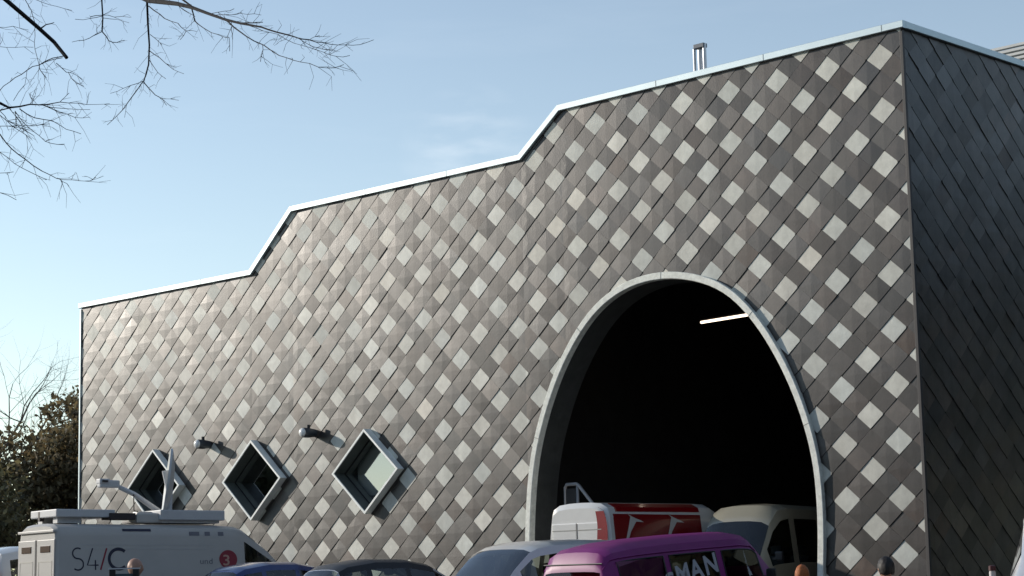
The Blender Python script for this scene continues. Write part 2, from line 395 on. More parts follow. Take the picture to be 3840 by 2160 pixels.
slates(lambda x, o, z: (o, -x, z), -6, 46, -2*int(WALL_Y/WW)-2, 4, [[(-1, 0, WALL_Y), (1, 0, 0.0), (0, 1, 12.13), (0, -1, 0.3)]], [], False, 'side_slates', B)
# backing wall with its real openings
def fill_with_holes(name, outer, holes_, y, m_, parent):
    bm = bmesh.new(); E = []
    for loop in [outer]+holes_:
        vs = [bm.verts.new((x, y, z)) for x, z in loop]
        for i in range(len(vs)): E.append(bm.edges.new((vs[i], vs[(i+1) % len(vs)])))
    bmesh.ops.triangle_fill(bm, use_beauty=True, use_dissolve=False, edges=E)
    return MB().bm(bm).build(name, m_, parent)
outer = [(XL, -0.6), (-10.95, -0.6)]+[p for p in ARCH_MID]+[(-2.3, -0.6), (0.0, -0.6)]+[(x, z) for x, z in TOPS[::-1]]
outer = [(XL, -0.6), (ARCH_MID[0][0], -0.6)]+ARCH_MID+[(ARCH_MID[-1][0], -0.6), (0, -0.6)]+TOPS[::-1]
fill_with_holes('front_wall', outer, [rhomb(cx, cz, WHX-0.05, WHZ-0.043) for cx, cz in WINC], 0.0, M_MEMB, B)
wm = MB()   # the other walls, inner lining and roof deck
wm.add([(0, 0.002, -0.6), (0, WALL_Y, -0.6), (0, WALL_Y, 12.13), (0, 0.002, 12.13)], [(0, 1, 2, 3)])
wm.add([(XL, 0.002, -0.6), (XL, WALL_Y, -0.6), (XL, WALL_Y, 9.66), (XL, 0.002, 9.66)], [(0, 3, 2, 1)])
wm.add([(x, WALL_Y, -0.6) for x, z in (TOPS[0], TOPS[-1])]+[(x, WALL_Y, z) for x, z in TOPS[::-1]], [tuple(range(8))])
wm.build('wall', M_MEMB, B)
rm = MB()
for (a, b) in zip(TOPS, TOPS[1:]):
    rm.add([(a[0], 0.002, a[1]-0.05), (b[0], 0.002, b[1]-0.05), (b[0], WALL_Y, b[1]-0.05), (a[0], WALL_Y, a[1]-0.05)], [(0, 1, 2, 3)])
rm.build('roof', M_ROOF, B)
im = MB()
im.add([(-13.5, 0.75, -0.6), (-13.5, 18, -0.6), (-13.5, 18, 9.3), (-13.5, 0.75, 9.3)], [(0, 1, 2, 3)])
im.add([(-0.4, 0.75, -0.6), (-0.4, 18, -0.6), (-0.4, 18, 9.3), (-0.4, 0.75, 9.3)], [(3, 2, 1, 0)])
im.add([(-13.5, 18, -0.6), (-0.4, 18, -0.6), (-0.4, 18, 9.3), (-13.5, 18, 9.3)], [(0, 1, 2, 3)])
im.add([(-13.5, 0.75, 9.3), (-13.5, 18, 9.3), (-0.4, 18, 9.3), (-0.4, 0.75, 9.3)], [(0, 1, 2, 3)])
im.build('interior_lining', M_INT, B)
rimb = offset(ARCH, 0.155)
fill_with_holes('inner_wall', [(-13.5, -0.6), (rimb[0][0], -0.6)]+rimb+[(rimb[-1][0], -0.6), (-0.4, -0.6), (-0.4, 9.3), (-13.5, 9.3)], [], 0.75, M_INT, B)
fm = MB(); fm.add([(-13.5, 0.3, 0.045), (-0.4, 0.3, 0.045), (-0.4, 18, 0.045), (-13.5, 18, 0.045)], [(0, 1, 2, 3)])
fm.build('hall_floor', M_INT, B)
# arch rim: front face, outer return, and a deep reveal
RY0, RY1 = -0.125, 0.70
def strip(name, P, Q, yp, yq, m_, parent, smooth=True):
    v = []; 
    for p, q in zip(P, Q): v += [(p[0], yp, p[1]), (q[0], yq, q[1])]
    return mesh(name, v, [(2*i, 2*i+2, 2*i+3, 2*i+1) for i in range(len(P)-1)], m_, parent, smooth=smooth)
rb = MB()
sec = [(ARCH, 0.02), (ARCH, RY0+0.012), (offset(ARCH, 0.012), RY0), (offset(ARCH, 0.143), RY0), (ARCH_IN, RY0+0.012), (ARCH_IN, 0.05)]
v = []; n = len(ARCH)
for P, y in sec: v += [(p[0], y, p[1]) for p in P]
fcs = [(k*n+i, (k+1)*n+i, (k+1)*n+i+1, k*n+i+1) for k in range(len(sec)-1) for i in range(n-1)]
rb.add(v, fcs); rb.build('arch_rim', M_RIM, B, smooth=True, angle=40)
M_JOINT = mat('joint_sealant', (0.2, 0.2, 0.18), 0.8)
for i in range(9, n-9, 12):      # joints between rim segments
    a, b = ARCH[i], ARCH_IN[i]
    MB().tube([(a[0], RY0-0.001, a[1]), (b[0], RY0-0.001, b[1])], 0.006, n=4).build('rim_joint', M_JOINT, B)
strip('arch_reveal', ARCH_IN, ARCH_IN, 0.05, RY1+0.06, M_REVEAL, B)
# coping along the roofline and the returning side
def coping(name, P, to3, parent):
    prof = [(-0.03, -0.068), (0.085, -0.068), (0.105, -0.056), (0.105, 0.075), (0.09, 0.085), (-0.30, 0.075), (-0.30, -0.04)]
    v = []; L = len(prof)
    for i, p in enumerate(P):
        a = P[max(i-1, 0)]; b = P[min(i+1, len(P)-1)]
        d1 = (Vector(p)-Vector(a)).normalized() if i else None; d2 = (Vector(b)-Vector(p)).normalized() if i < len(P)-1 else None
        t = ((d1 or d2)+(d2 or d1)).normalized(); c = max(0.5, t.dot(d2 or d1)); nrm = Vector((-t.y, t.x))/c
        for o, u in prof: v.append(to3(p[0]+nrm.x*u, o, p[1]+nrm.y*u))
    f_ = [(i*L+k, i*L+(k+1) % L, (i+1)*L+(k+1) % L, (i+1)*L+k) for i in range(len(P)-1) for k in range(L)]
    f_ += [tuple(range(L)), tuple((len(P)-1)*L+k for k in range(L))[::-1]]
    return mesh(name, v, f_, M_TRIM, parent)
TC = [(x, z+0.045) for x, z in TOPS]; TC[0] = (XL-0.09, TC[0][1]); TC[-1] = (0.101, TC[-1][1])
coping('coping', TC, lambda x, o, z: (x, -o, z), B)
coping('side_coping', [(-WALL_Y, 12.172), (-0.03, 12.172)], lambda x, o, z: (o, -x, z), B)
M_CJ = mat('coping_joint', (0.3, 0.32, 0.32), 0.5)
for k in range(1, len(TC)):
    a, b = TC[k-1], TC[k]; L = math.dist(a, b); m_ = int(L//3)
    for q in range(1, m_+1):
        t = q*3.0/L
        if t < 0.98: MB().box((a[0]+(b[0]-a[0])*t, -0.107, a[1]+(b[1]-a[1])*t+0.012), (0.012, 0.005, 0.128)).build('coping_joint', M_CJ, B)
# corner trims
MB().box((XL-0.03, -0.02, 4.55), (0.05, 0.09, 10.1)).build('corner_trim', M_TRIM, B)
MB().box((0.02, -0.022, 5.75), (0.07, 0.07, 12.6), bev=0.006).build('corner_bead', mat('bead', (0.045, 0.042, 0.042), 0.6), B)
# diamond windows: projecting box frame, dark lining, inner frame and pane
def window(cx, cz, k):
    wf = MB()
    fy = -0.245
    def ring(hx, hz, y): return [(cx, y, cz-hz), (cx+hx, y, cz), (cx, y, cz+hz), (cx-hx, y, cz)]
    t = 0.082
    rings = [ring(WHX, WHZ, 0.03), ring(WHX, WHZ, fy), ring(WHX-t, WHZ-t*0.862, fy), ring(WHX-t, WHZ-t*0.862, fy+0.03)]
    for a, b in zip(rings, rings[1:]):
        wf.add(a+b, [(i, (i+1) % 4, 4+(i+1) % 4, 4+i) for i in range(4)])
    W = wf.build('window', M_WFRAME, B)
    lm_ = MB(); a = ring(WHX-t, WHZ-t*0.862, fy+0.03); b = ring(WHX-t, WHZ-t*0.862, 0.12)
    lm_.add(a+b, [(i, (i+1) % 4, 4+(i+1) % 4, 4+i) for i in range(4)]); lm_.build('lining', M_WLINE, W)
    g = MB(); a = ring(WHX-t, WHZ-t*0.862, 0.12); b = ring(WHX-t-0.07, WHZ-(t+0.07)*0.862, 0.12); g.add(a+b, [(i, (i+1) % 4, 4+(i+1) % 4, 4+i) for i in range(4)])
    g.build('gasket', M_GASK, W)
    s_ = MB(); a = ring(WHX-t-0.07, WHZ-(t+0.07)*0.862, 0.12); b = ring(WHX-t-0.07, WHZ-(t+0.07)*0.862, 0.30)
    c = ring(WHX-t-0.10, WHZ-(t+0.10)*0.862, 0.30)
    s_.add(a+b, [(i, (i+1) % 4, 4+(i+1) % 4, 4+i) for i in range(4)]); s_.add(b+c, [(i, (i+1) % 4, 4+(i+1) % 4, 4+i) for i in range(4)])
    s_.build('sash', M_WLINE, W)
    MB().add(ring(WHX-t-0.09, WHZ-(t+0.09)*0.862, 0.285), [(0, 1, 2, 3)]).build('pane', M_WPANE, W)
    # room box behind the pane
    r_ = MB(); a = ring(WHX-0.1, WHZ-0.09, 0.302)
    r_.add([(cx-1.6, 0.33, cz-1.4), (cx+1.6, 0.33, cz-1.4), (cx+1.6, 0.33, cz+1.4), (cx-1.6, 0.33, cz+1.4),
            (cx-1.6, 2.6, cz-1.4), (cx+1.6, 2.6, cz-1.4), (cx+1.6, 2.6, cz+1.4), (cx-1.6, 2.6, cz+1.4)],
           [(4, 5, 6, 7), (0, 4, 7, 3), (1, 2, 6, 5), (3, 7, 6, 2), (0, 1, 5, 4)])
    r_.build('room', M_INT, W)
    if k == 0:
        MB().box((cx+0.05, 0.40, cz+0.28), (2.0, 0.015, 1.7)).build('pane_backing', M_REFLPALE, W)  # pale board added behind the right window, imitating a bright reflection
    return W
for k, (cx, cz) in enumerate(WINC): window(cx, cz, k)
# flue pipes on the roof
fl = MB()
fb = at(2612, 250, 46.8); zt = 13.50
for dx, dy, h, rr in ((0.0, 0, -0.06, 0.035), (0.13, 0.05, 0, 0.062), (0.30, 0, 0.02, 0.045)):
    fl.tube([(fb.x-0.05+dx, fb.y+dy, 12.0), (fb.x-0.05+dx, fb.y+dy, zt+h)], rr, n=14)
fo = fl.build('flue', M_STEEL, B, smooth=True, angle=40)
M_DB = mat('dark_bracket', (0.09, 0.11, 0.14), 0.5)
MB().box((fb.x+0.13, fb.y, zt-0.02), (0.30, 0.15, 0.10), bev=0.01).build('bracket', M_DB, fo)
MB().box((fb.x+0.42, fb.y, 12.62), (0.14, 0.14, 0.1), bev=0.01).build('foot', M_DB, fo)
# louvred plant screen further back on the roof
ls = MB(); lp = empty('plant_screen'); lp.parent = B
for k in range(9):
    z = 12.75+k*0.135
    ls.box((-2.7, 8.0+k*0.09, z), (8.0, 0.05, 0.095), rot=Matrix.Rotation(R(-35), 3, 'X'))
ls.build('louvres', mat('louvre_metal', (0.55, 0.54, 0.5), 0.45, nscale=3, namt=0.1), lp)
MB().box((-2.7, 8.6, 13.1), (7.9, 0.03, 1.6), rot=Matrix.Rotation(R(-33), 3, 'X')).build('screen_backing', M_GASK, lp)

# ------------------------------------------------------------------ wall lamps
def wall_lamp(x, z, label):
    L = empty('wall_lamp', (x, -0.05, z)); tag(L, label, 'wall lamp', 'bullet lamps on the slate facade')
    b = MB(); b.tube([(0, 0.02, 0), (0, -0.14, 0.0), (0, -0.18, 0), (0, -0.36, 0), (0, -0.40, 0)], [0.10, 0.12, 0.13, 0.13, 0.11], n=20)
    b.build('housing', mat('lamp_housing', (0.06, 0.07, 0.085), 0.4, metal=0.3), L, smooth=True, angle=50)
    g = MB(); g.ball((0, -0.40, 0), 0.118, 0.075, 0.118, sub=3); g.build('lens', mat('lamp_lens', (0.8, 0.8, 0.78), 0.2), L, smooth=True)
    MB().tube([(0.0, -0.2, 0.1), (0.0, -0.2, 0.21)], 0.045, n=12).build('sensor', M_BLACK, L, smooth=True, angle=40)
    MB().box((0, 0.035, 0), (0.16, 0.03, 0.16), bev=0.006).build('mount', M_BLACK, L)
    return L
wall_lamp(-18.33, 5.15, 'dark bullet shaped wall lamp up between the middle and right diamond windows')
wall_lamp(-22.80, 5.14, 'dark bullet shaped wall lamp up between the left and middle diamond windows')
# small grey wall box on the facade
# ------------------------------------------------------------------ strip light inside the arch, guard rail
p0, p1 = at(2630, 1209, 52), at(2880, 1168, 49.2)
t = empty('strip_light', p0); tag(t, 'lit fluorescent strip light hanging in the dark of the arched doorway', 'strip light')
dv = p1-p0
MB().tube([(0, 0, 0), tuple(dv)], 0.035, n=10).build('tube', mat('lit_tube', (1, .9, .8), emit=((1.0, 0.80, 0.62), 2.2)), t, smooth=True, angle=40)
MB().tube([(0, 0, 0.07), tuple(dv+Vector((0, 0, 0.07)))], 0.04, n=6).build('casing', M_INT, t)
MB().tube([tuple(dv*0.1+Vector((0, 0, .1))), tuple(dv*0.1+Vector((0, 0, 9.28-p0.z)))], 0.008, n=5).build('hanger', M_INT, t)
MB().tube([tuple(dv*0.9+Vector((0, 0, .1))), tuple(dv*0.9+Vector((0, 0, 9.28-p1.z)))], 0.008, n=5).build('hanger', M_INT, t)
M_RAIL = mat('galvanised_rail', (0.3, 0.3, 0.31), 0.5, metal=0.2)
ra = empty('guard_rail', (-9.98, .46, 0)); tag(ra, 'grey tubular guard rail sloping down just inside the left side of the arch', 'rail')
MB().tube([(0, 0, 0), (0, 0, 3.34), (0.04, 0.0, 3.4), (0.35, 0, 3.4), (0.42, 0.0, 3.36), (1.1, 0.05, 2.6), (2.2, 0.15, 1.3)], 0.04, n=10).build('top_rail', M_RAIL, ra, smooth=True)
MB().tube([(0.38, 0, 0), (0.38, 0, 3.36)], 0.035, n=10).build('post', M_RAIL, ra, smooth=True)
MB().box((0.19, 0, 3.05), (0.32, 0.05, 0.5), bev=0.01).build('plate', M_INT, ra)
# ------------------------------------------------------------------ vehicles
# a vehicle is a hull of rings along its length (x forward, y left, z up); cells of the hull are handed to the parts
def lerp(a, b, t): return a+(b-a)*t
class Hull:
    K = ('x', 'z0', 'zb', 'zt', 'wm', 'wr', 'cr')
    def __init__(s, keys, step=0.12, extra=()):
        s.keys = [dict(zip(s.K, k)) for k in keys]
        xs = [k['x'] for k in s.keys]; X = set(round(x, 4) for x in xs)
        for a, b in zip(xs, xs[1:]):
            n = max(1, int((b-a)/step))
            for i in range(1, n): X.add(round(a+(b-a)*i/n, 4))
        for e in extra: X.add(round(e, 4))
        s.X = sorted(X)
    def par(s, x):
        ks = s.keys
        for a, b in zip(ks, ks[1:]):
            if a['x'] <= x <= b['x']+1e-9:
                t = (x-a['x'])/max(1e-6, b['x']-a['x'])
                return {k: lerp(a[k], b[k], t) for k in s.K}
        return ks[-1] if x > ks[-1]['x'] else ks[0]
    def ring(s, x):
        p = s.par(x); z0, zb, zt, wm, wr, cr = (p[k] for k in s.K[1:])
        h = zt-zb; c = min(cr, h*0.45)
        zl = z0+(zb-z0)*0.12; zm = z0+(zb-z0)*0.5
        return [(0, z0), (wm*.82, z0), (wm*.955, z0+.05), (wm*.99, zl+.04), (wm, zm), (wm*.985, zb-min(.10, (zb-z0)*.2)), (wm*.965, zb),
                (lerp(wm*.965, wr, .90), zb+(h-c)*.90), (wr*.985, zb+(h-c)), (wr*.93, zt-c*.55), (wr*.72, zt-c*.16), (wr*.38, zt-c*.03), (0, zt)]
    NR = 13; BELT = 6; GT = 7
    def build(s, classify, parts, parent, smooth_angle=38, cap=(True, True)):
        """classify(row, x0, x1) -> part name ; parts: name -> (object name, material)"""
        rings = [s.ring(x) for x in s.X]; N = s.NR
        data = {}
        for side in (-1, 1):
            for i in range(len(s.X)-1):
                for r_ in range(N-1):
                    nm = classify(r_, s.X[i], s.X[i+1])
                    if nm is None: continue
                    q = [(s.X[i], rings[i][r_]), (s.X[i+1], rings[i+1][r_]), (s.X[i+1], rings[i+1][r_+1]), (s.X[i], rings[i][r_+1])]
                    pts = [(x, side*p[0], p[1]) for x, p in q]
                    if side == 1: pts = pts[::-1]
                    key = nm+('L' if side == 1 and nm.startswith('side') else '')
                    data.setdefault(key, []).append(pts)
        for e, on in ((0, cap[0]), (-1, cap[1])):
            if on:
                rg = rings[e]; x = s.X[e]
                loop = [(x, -p[0], p[1]) for p in rg]+[(x, p[0], p[1]) for p in rg[-2:0:-1]]
                data.setdefault('body', []).append(loop if e == 0 else loop[::-1])
        out = {}
        for key, quads in data.items():
            nm = key[:-1] if key.startswith('side') and key.endswith('L') else key
            on, mt, ang = parts[nm]
            idx = {}; V = []; F = []
            for q in quads:
                f_ = []
                for p in q:
                    k = tuple(round(c, 4) for c in p)
                    if k not in idx: idx[k] = len(V); V.append(p)
                    f_.append(idx[k])
                f2 = []
                for a in f_:
                    if a not in f2: f2.append(a)
                if len(f2) > 2: F.append(tuple(f2))
            out[key] = mesh(on, V, F, mt, parent, smooth=True, angle=ang)
        return out
    def side(s, x, z, off=0.004, sgn=-1):
        rg = s.ring(x)
        for a, b in zip(rg[1:], rg[2:]):
            if a[1] <= z <= b[1] or (b[1] > a[1] and z < a[1]):
                t = (z-a[1])/max(1e-6, b[1]-a[1]); return (x, sgn*(lerp(a[0], b[0], t)+off), z)
        return (x, sgn*(rg[8][0]+off), z)
def decal(hull, name, v2, faces, mt, parent, off=0.005, sgn=-1):
    return mesh(name, [hull.side(x, z, off, sgn) for x, z in v2], faces, mt, parent)
def ribbon(pts, wd):
    """flat stroke polygon strips in (x,z)"""
    v = []; f_ = []
    for i, p in enumerate(pts):
        a = pts[max(i-1, 0)]; b = pts[min(i+1, len(pts)-1)]; tx, tz = b[0]-a[0], b[1]-a[1]; l = math.hypot(tx, tz) or 1
        ww = wd[i] if isinstance(wd, list) else wd
        v += [(p[0]-tz/l*ww/2, p[1]+tx/l*ww/2), (p[0]+tz/l*ww/2, p[1]-tx/l*ww/2)]
    for i in range(len(pts)-1): f_.append((2*i, 2*i+2, 2*i+3, 2*i+1))
    return v, f_
def arc(cx, cz, rx, rz, a0, a1, n=18): return [(cx+rx*math.cos(R(lerp(a0, a1, i/n))), cz+rz*math.sin(R(lerp(a0, a1, i/n)))) for i in range(n+1)]
def wheels(root, xs, tw, rr, inset=0.0):
    for x in xs:
        for sg in (-1, 1):
            wv = MB(); prof = [(rr*.62, -.10), (rr*.95, -.10), (rr, -.06), (rr, .06), (rr*.95, .10), (rr*.62, .10)]
            v = []; n = 28
            for k in range(n):
                a = 2*math.pi*k/n
                for q, y in prof: v.append((x+q*math.cos(a), sg*tw+y, rr+q*math.sin(a)))
            L = len(prof); wv.add(v, [(k*L+j, k*L+(j+1) % L, ((k+1) % n)*L+(j+1) % L, ((k+1) % n)*L+j) for k in range(n) for j in range(L)])
            T_ = wv.build('wheel', M_TYRE, root, smooth=True, angle=40)
            d_ = MB(); d_.tube([(x, sg*(tw+.075), rr), (x, sg*(tw+.02), rr)], [rr*.63, rr*.63], n=20)
            for k in range(5):
                a = 2*math.pi*k/5; d_.box((x+math.cos(a)*rr*.33, sg*(tw+.08), rr+math.sin(a)*rr*.33), (rr*.5, .02, .06), rot=Matrix.Rotation(-a, 3, 'Y'))
            d_.build('rim', M_ALLOY, T_)
            # dark arch lining
            MB().tube([(x, sg*(tw-.16), rr), (x, sg*(tw+.03), rr)], rr*1.17, n=24).build('wheel_arch', M_BLACK, root, smooth=True, angle=40)
def seat(root, x, y, z, s=1.0):
    b = MB(); b.box((x, y, z), (.5*s, .5*s, .14), bev=.04); b.box((x-.24*s, y, z+.33*s), (.14, .48*s, .6*s), rot=Matrix.Rotation(R(-12), 3, 'Y'), bev=.05)
    b.build('seat', M_SEAT, root)
    MB().box((x-.33*s, y, z+.74*s), (.10, .26*s, .19*s), rot=Matrix.Rotation(R(-8), 3, 'Y'), bev=.04).build('headrest', M_SEAT, root)
def mirror(root, x, y, z, mt):
    sg = 1 if y > 0 else -1
    MB().box((x, y+sg*.12, z), (.10, .18, .2), bev=.04).box((x, y+sg*.02, z-.05), (.05, .1, .05)).build('wing_mirror', mt, root)
def vehicle(name, label, cat, loc, yaw, pitch, group=None, nose_origin=False, length=0):
    o = empty(name, loc); tag(o, label, cat, group)
    y_, p_ = R(yaw), R(pitch)
    fw = Vector((math.sin(y_)*math.cos(p_), math.cos(y_)*math.cos(p_), math.sin(p_))); lf = Vector((-math.cos(y_), math.sin(y_), 0)); up = fw.cross(lf)
    mm = Matrix(((fw.x, lf.x, up.x), (fw.y, lf.y, up.y), (fw.z, lf.z, up.z))).to_4x4(); mm.translation = Vector(loc)
    if nose_origin: mm = mm @ Matrix.Translation((-length, 0, 0))
    o.matrix_world = mm
    return o
def cls_factory(side_w, front_w=None, rear_w=None, roof_rows=(8, 12)):
    def c(r_, a, b):
        m_ = (a+b)/2
        if r_ == Hull.BELT:
            for k, (x0, x1) in enumerate(side_w):
                if x0 <= m_ <= x1: return 'side%d' % k
        if front_w and r_ >= 9 and front_w[0] <= m_ <= front_w[1]: return 'front'
        if rear_w and r_ >= 9 and rear_w[0] <= m_ <= rear_w[1]: return 'rear'
        return 'body'
    return c

def cowl_deck(root, x0, x1, w, z, mt=None):
    MB().box(((x0+x1)/2, 0, z), (x1-x0, w*2, .05)).build('interior_floor', mt or M_SEAT, root)

# ---- the outside broadcast van with a dish on its roof
def ob_van():
    o = vehicle('broadcast_van', 'white lettered broadcast van with a raised satellite dish on its roof', 'van', (-12.44, -12.15, -.10), 8.8, -.44)
    keys = [(0, .38, 1.42, 2.55, .92, .80, .16), (.06, .32, 1.42, 2.60, .965, .84, .16), (3.6, .32, 1.42, 2.60, .975, .86, .16), (4.0, .32, 1.42, 2.58, .975, .84, .18),
            (4.2, .32, 1.40, 2.52, .975, .80, .22), (4.75, .32, 1.38, 2.16, .97, .76, .22), (5.35, .32, 1.28, 1.58, .96, .74, .16), (5.45, .34, 1.20, 1.36, .95, .80, .12), (5.75, .36, 1.0, 1.14, .90, .74, .10), (5.92, .42, .86, .98, .80, .66, .08), (5.98, .5, .7, .8, .70, .6, .06)]
    H = Hull(keys, extra=(4.12, 4.95, 4.25, 5.33))
    c0 = cls_factory([(4.12, 4.95)], (4.25, 5.33))
    H.build(c0, {'body': ('body', M_VANW, 30), 'front': ('windscreen', M_CGLASS, 30), 'side0': ('side_window', M_CGLASS, 30)}, o)
    cowl_deck(o, 3.6, 5.1, .9, 1.28)
    # rear doors
    for sg in (-1, 1):
        d_ = MB()
        yc = sg*.44
        d_.box((-.012, yc, 1.35), (.03, .80, 1.86), bev=.01)
        D_ = d_.build('rear_door', M_VANW, o)
        g = MB(); 
        g.box((-.03, yc, 2.10), (.02, .44, .13), bev=.006); g.build('door_window', mat('brown_tint', (0.09, .055, .04), .2), D_)
        e = MB()
        for (y, z, sy, sz) in ((yc, 1.86, .60, .022), (yc, 1.02, .60, .022), (yc-.3, 1.44, .022, .84), (yc+.3, 1.44, .022, .84)): e.box((-.026, y, z), (.012, sy, sz))
        e.build('pressed_panel', mat('panel_shadow', (.38, .37, .33), .5), D_)
        for z in (1.42, ): MB().box((-.035, sg*.87, z), (.05, .1, .11), bev=.01).build('hinge', M_BLACK, D_)
    MB().box((-.02, 0, 1.35), (.012, .02, 1.86)).build('door_gap', mat('gap', (.2, .19, .17), .7), o)
    MB().box((-.02, 0, 2.44), (.06, 1.66, .05), bev=.01).build('rear_gutter', M_VANW, o)
    for sg in (-1, 1): MB().box((-.01, sg*.89, 1.0), (.04, .10, .36), bev=.015).build('tail_light', M_LAMPR, o)
    MB().box((-.06, 0, .5), (.16, 1.8, .16), bev=.03).build('bumper', M_BLACK, o)
    MB().box((5.94, 0, .55), (.2, 1.7, .3), bev=.06).build('bumper', M_BLACK, o)
    for sg in (-1, 1): MB().box((5.8, sg*.66, .88), (.12, .28, .18), bev=.04).build('headlight', M_LAMPC, o)
    for sg in (-1, 1): mirror(o, 4.85, sg*.95, 1.52, M_BLACK)
    seat(o, 4.2, .45, .95); seat(o, 4.2, -.45, .95)
    wheels(o, (1.0, 4.75), .86, .34)
    M_TXT = mat('navy_lettering', (.012, .014, .04), .5); M_TXR = mat('crimson_lettering', (.26, .02, .04), .5); M_TXG = mat('grey_lettering', (.16, .16, .19), .5)
    # letters S 4 / C drawn as strokes; x range .33 .. 1.55, z 1.55 .. 2.0
    def put(nm, strokes, mt, w_):
        V = []; F = []
        for st in strokes:
            v, f_ = ribbon(st, w_); n = len(V); V += v; F += [tuple(a+n for a in q) for q in f_]
        decal(H, nm, V, F, mt, o)
    LX, LZ, S = LET['x'], LET['z'], LET['s']      # placed from LET below
    def T(pts): return [(LX+px*S*LET['w'], LZ+pz*S) for px, pz in pts]
    s_ = arc(.21, .76, .2, .24, 55, 270, 16)+arc(.21, .26, .22, .26, 90, -130, 18)[1:]
    put('letter', [T([(min(.42, x), z) for x, z in s_])], M_TXT, .028)
    put('letter', [T([(.80, 1.0), (.58, .22), (1.02, .22)]), T([(.90, .45), (.90, 0)])], M_TXT, .028)
    put('slash', [T([(1.36, 1.0), (1.10, 0)])], M_TXR, .034)
    put('letter', [T(arc(1.83, .5, .38, .46, 48, 312, 26))], M_TXT, .062)
    # dark slot, vents
    def rect(nm, x0, x1, z0, z1, mt, off=.006):
        n = 6; V = [(lerp(x0, x1, i/n), z) for i in range(n+1) for z in (z0, z1)]
        return decal(H, nm, V, [(2*i, 2*i+2, 2*i+3, 2*i+1) for i in range(n)], mt, o, off)
    for (nm, x0, x1, z0, z1, m_) in RECTS: rect(nm, x0, x1, z0, z1, M_TXT if m_ == 'n' else M_TXG)
    # side moulding lines
    for z in (2.17, 2.09): rect('side_crease', .05, 4.05, z, z+.012, mat('crease', (.45, .45, .45), .5), .004)
    # red disc with the numeral three
    cx, cz = DISC
    pts = [(cx, cz)]+arc(cx, cz, .165*LET['w'], .185, 0, 360, 32)[:-1]
    decal(H, 'disc', pts, [(0, i, i % 32+1) for i in range(1, 33)], M_TXR, o, .006)
    v, f_ = text_mesh('3', .30, 0, .004); decal(H, 'numeral', [(cx-.11*LET['w']+a[0]*LET['w'], cz-.12+a[1]) for a in v], f_, mat('buff', (.5, .3, .24), .5), o, .009)
    v, f_ = text_mesh('und', .16, 0); decal(H, 'wording', [(cx-.52*LET['w']+a[0]*LET['w'], cz-.09+a[1]) for a in v], f_, M_TXG, o, .006)
    # roof equipment
    M_EQ = mat('equipment_grey', (.52, .53, .54), .5, nscale=3, namt=.08); M_EQD = mat('dark_equipment', (.03, .022, .025), .6)
    e = MB(); e.box((.78, .1, 2.80), (1.25, 1.2, .15), bev=.02); e.box((.5, .45, 2.68), (.5, .2, .14)); e.box((.5, -.25, 2.68), (.5, .2, .14)); rk = e.build('roof_box', M_EQ, o)
    MB().box((.20, .3, 2.76), (.1, .1, .2), bev=.02).build('rear_camera', M_EQD, rk)
    MB().box((1.55, -.35, 2.745), (.55, .4, .13), bev=.01).build('roof_unit', M_EQD, o)
    e = MB(); e.box((3.05, -.1, 2.78), (1.45, 1.1, .2), bev=.02); e.box((3.05, -.1, 2.655), (1.3, .9, .06)); pf = e.build('dish_base', M_EQ, o)
    e = MB(); e.box((2.15, -.2, 2.72), (.6, .7, .2), bev=.04); e.box((2.3, -.1, 2.82), (.5, .3, .08), bev=.02); e.build('dish_mount', M_VANW, o)
    # parabolic dish seen edge on
    n1, n2 = 9, 32; V = []; F = []
    rad = .70; tilt = Matrix.Rotation(R(-78), 4, 'Y')
    cen = Vector((2.72, -.1, 3.46))
    Mx = Matrix.Translation(cen) @ Matrix.Rotation(R(DISHYAW), 4, 'Z') @ Matrix.Rotation(R(-83), 4, 'Y')
    for th_ in (0, -.045):
        for i in range(n1+1):
            q = rad*i/n1
            for j in range(n2):
                a = 2*math.pi*j/n2; V.append(tuple(Mx @ Vector((q*math.cos(a)*1.0, q*math.sin(a)*.9, .11*(q/rad)**2-.11+th_))))
    for s2 in (0, 1):
        b0 = s2*(n1+1)*n2
        for i in range(n1):
            for j in range(n2):
                q = (b0+i*n2+j, b0+i*n2+(j+1) % n2, b0+(i+1)*n2+(j+1) % n2, b0+(i+1)*n2+j); F.append(q if s2 == 0 else q[::-1])
    b0 = n1*n2; b1 = (n1+1)*n2+n1*n2
    F += [(b0+j, b1+j, b1+(j+1) % n2, b0+(j+1) % n2) for j in range(n2)]
    ds = mesh('satellite_dish', V, F, mat('dish_white', (.5, .51, .5), .4), o, smooth=True, angle=50)
    MB().tube([(2.78, -.1, 2.85), (2.80, -.1, 3.3), (2.7, -.1, 3.7)], .07, n=10).build('dish_support', M_EQ, ds)
    arm = MB(); arm.tube([(2.55, -.15, 2.86), (2.0, -.15, 3.2), (1.65, -.15, 3.34)], [.06, .05, .05], n=8); am = arm.build('feed_arm', M_EQ, o, smooth=True)
    hd = MB(); hd.box((1.42, -.15, 3.40), (.44, .15, .15), bev=.03); hd.box((1.30, -.15, 3.45), (.22, .18, .10), bev=.02); hd.build('feed_head', M_EQ, am)
    MB().box((1.30, -.25, 3.45), (.12, .02, .04)).build('feed_slot', M_EQD, am)
    MB().tube([(1.95, -.2, 3.2), (1.96, -.2, 2.88), (2.1, -.2, 2.83)], .012, n=6).build('cable', M_EQD, am)
    return o

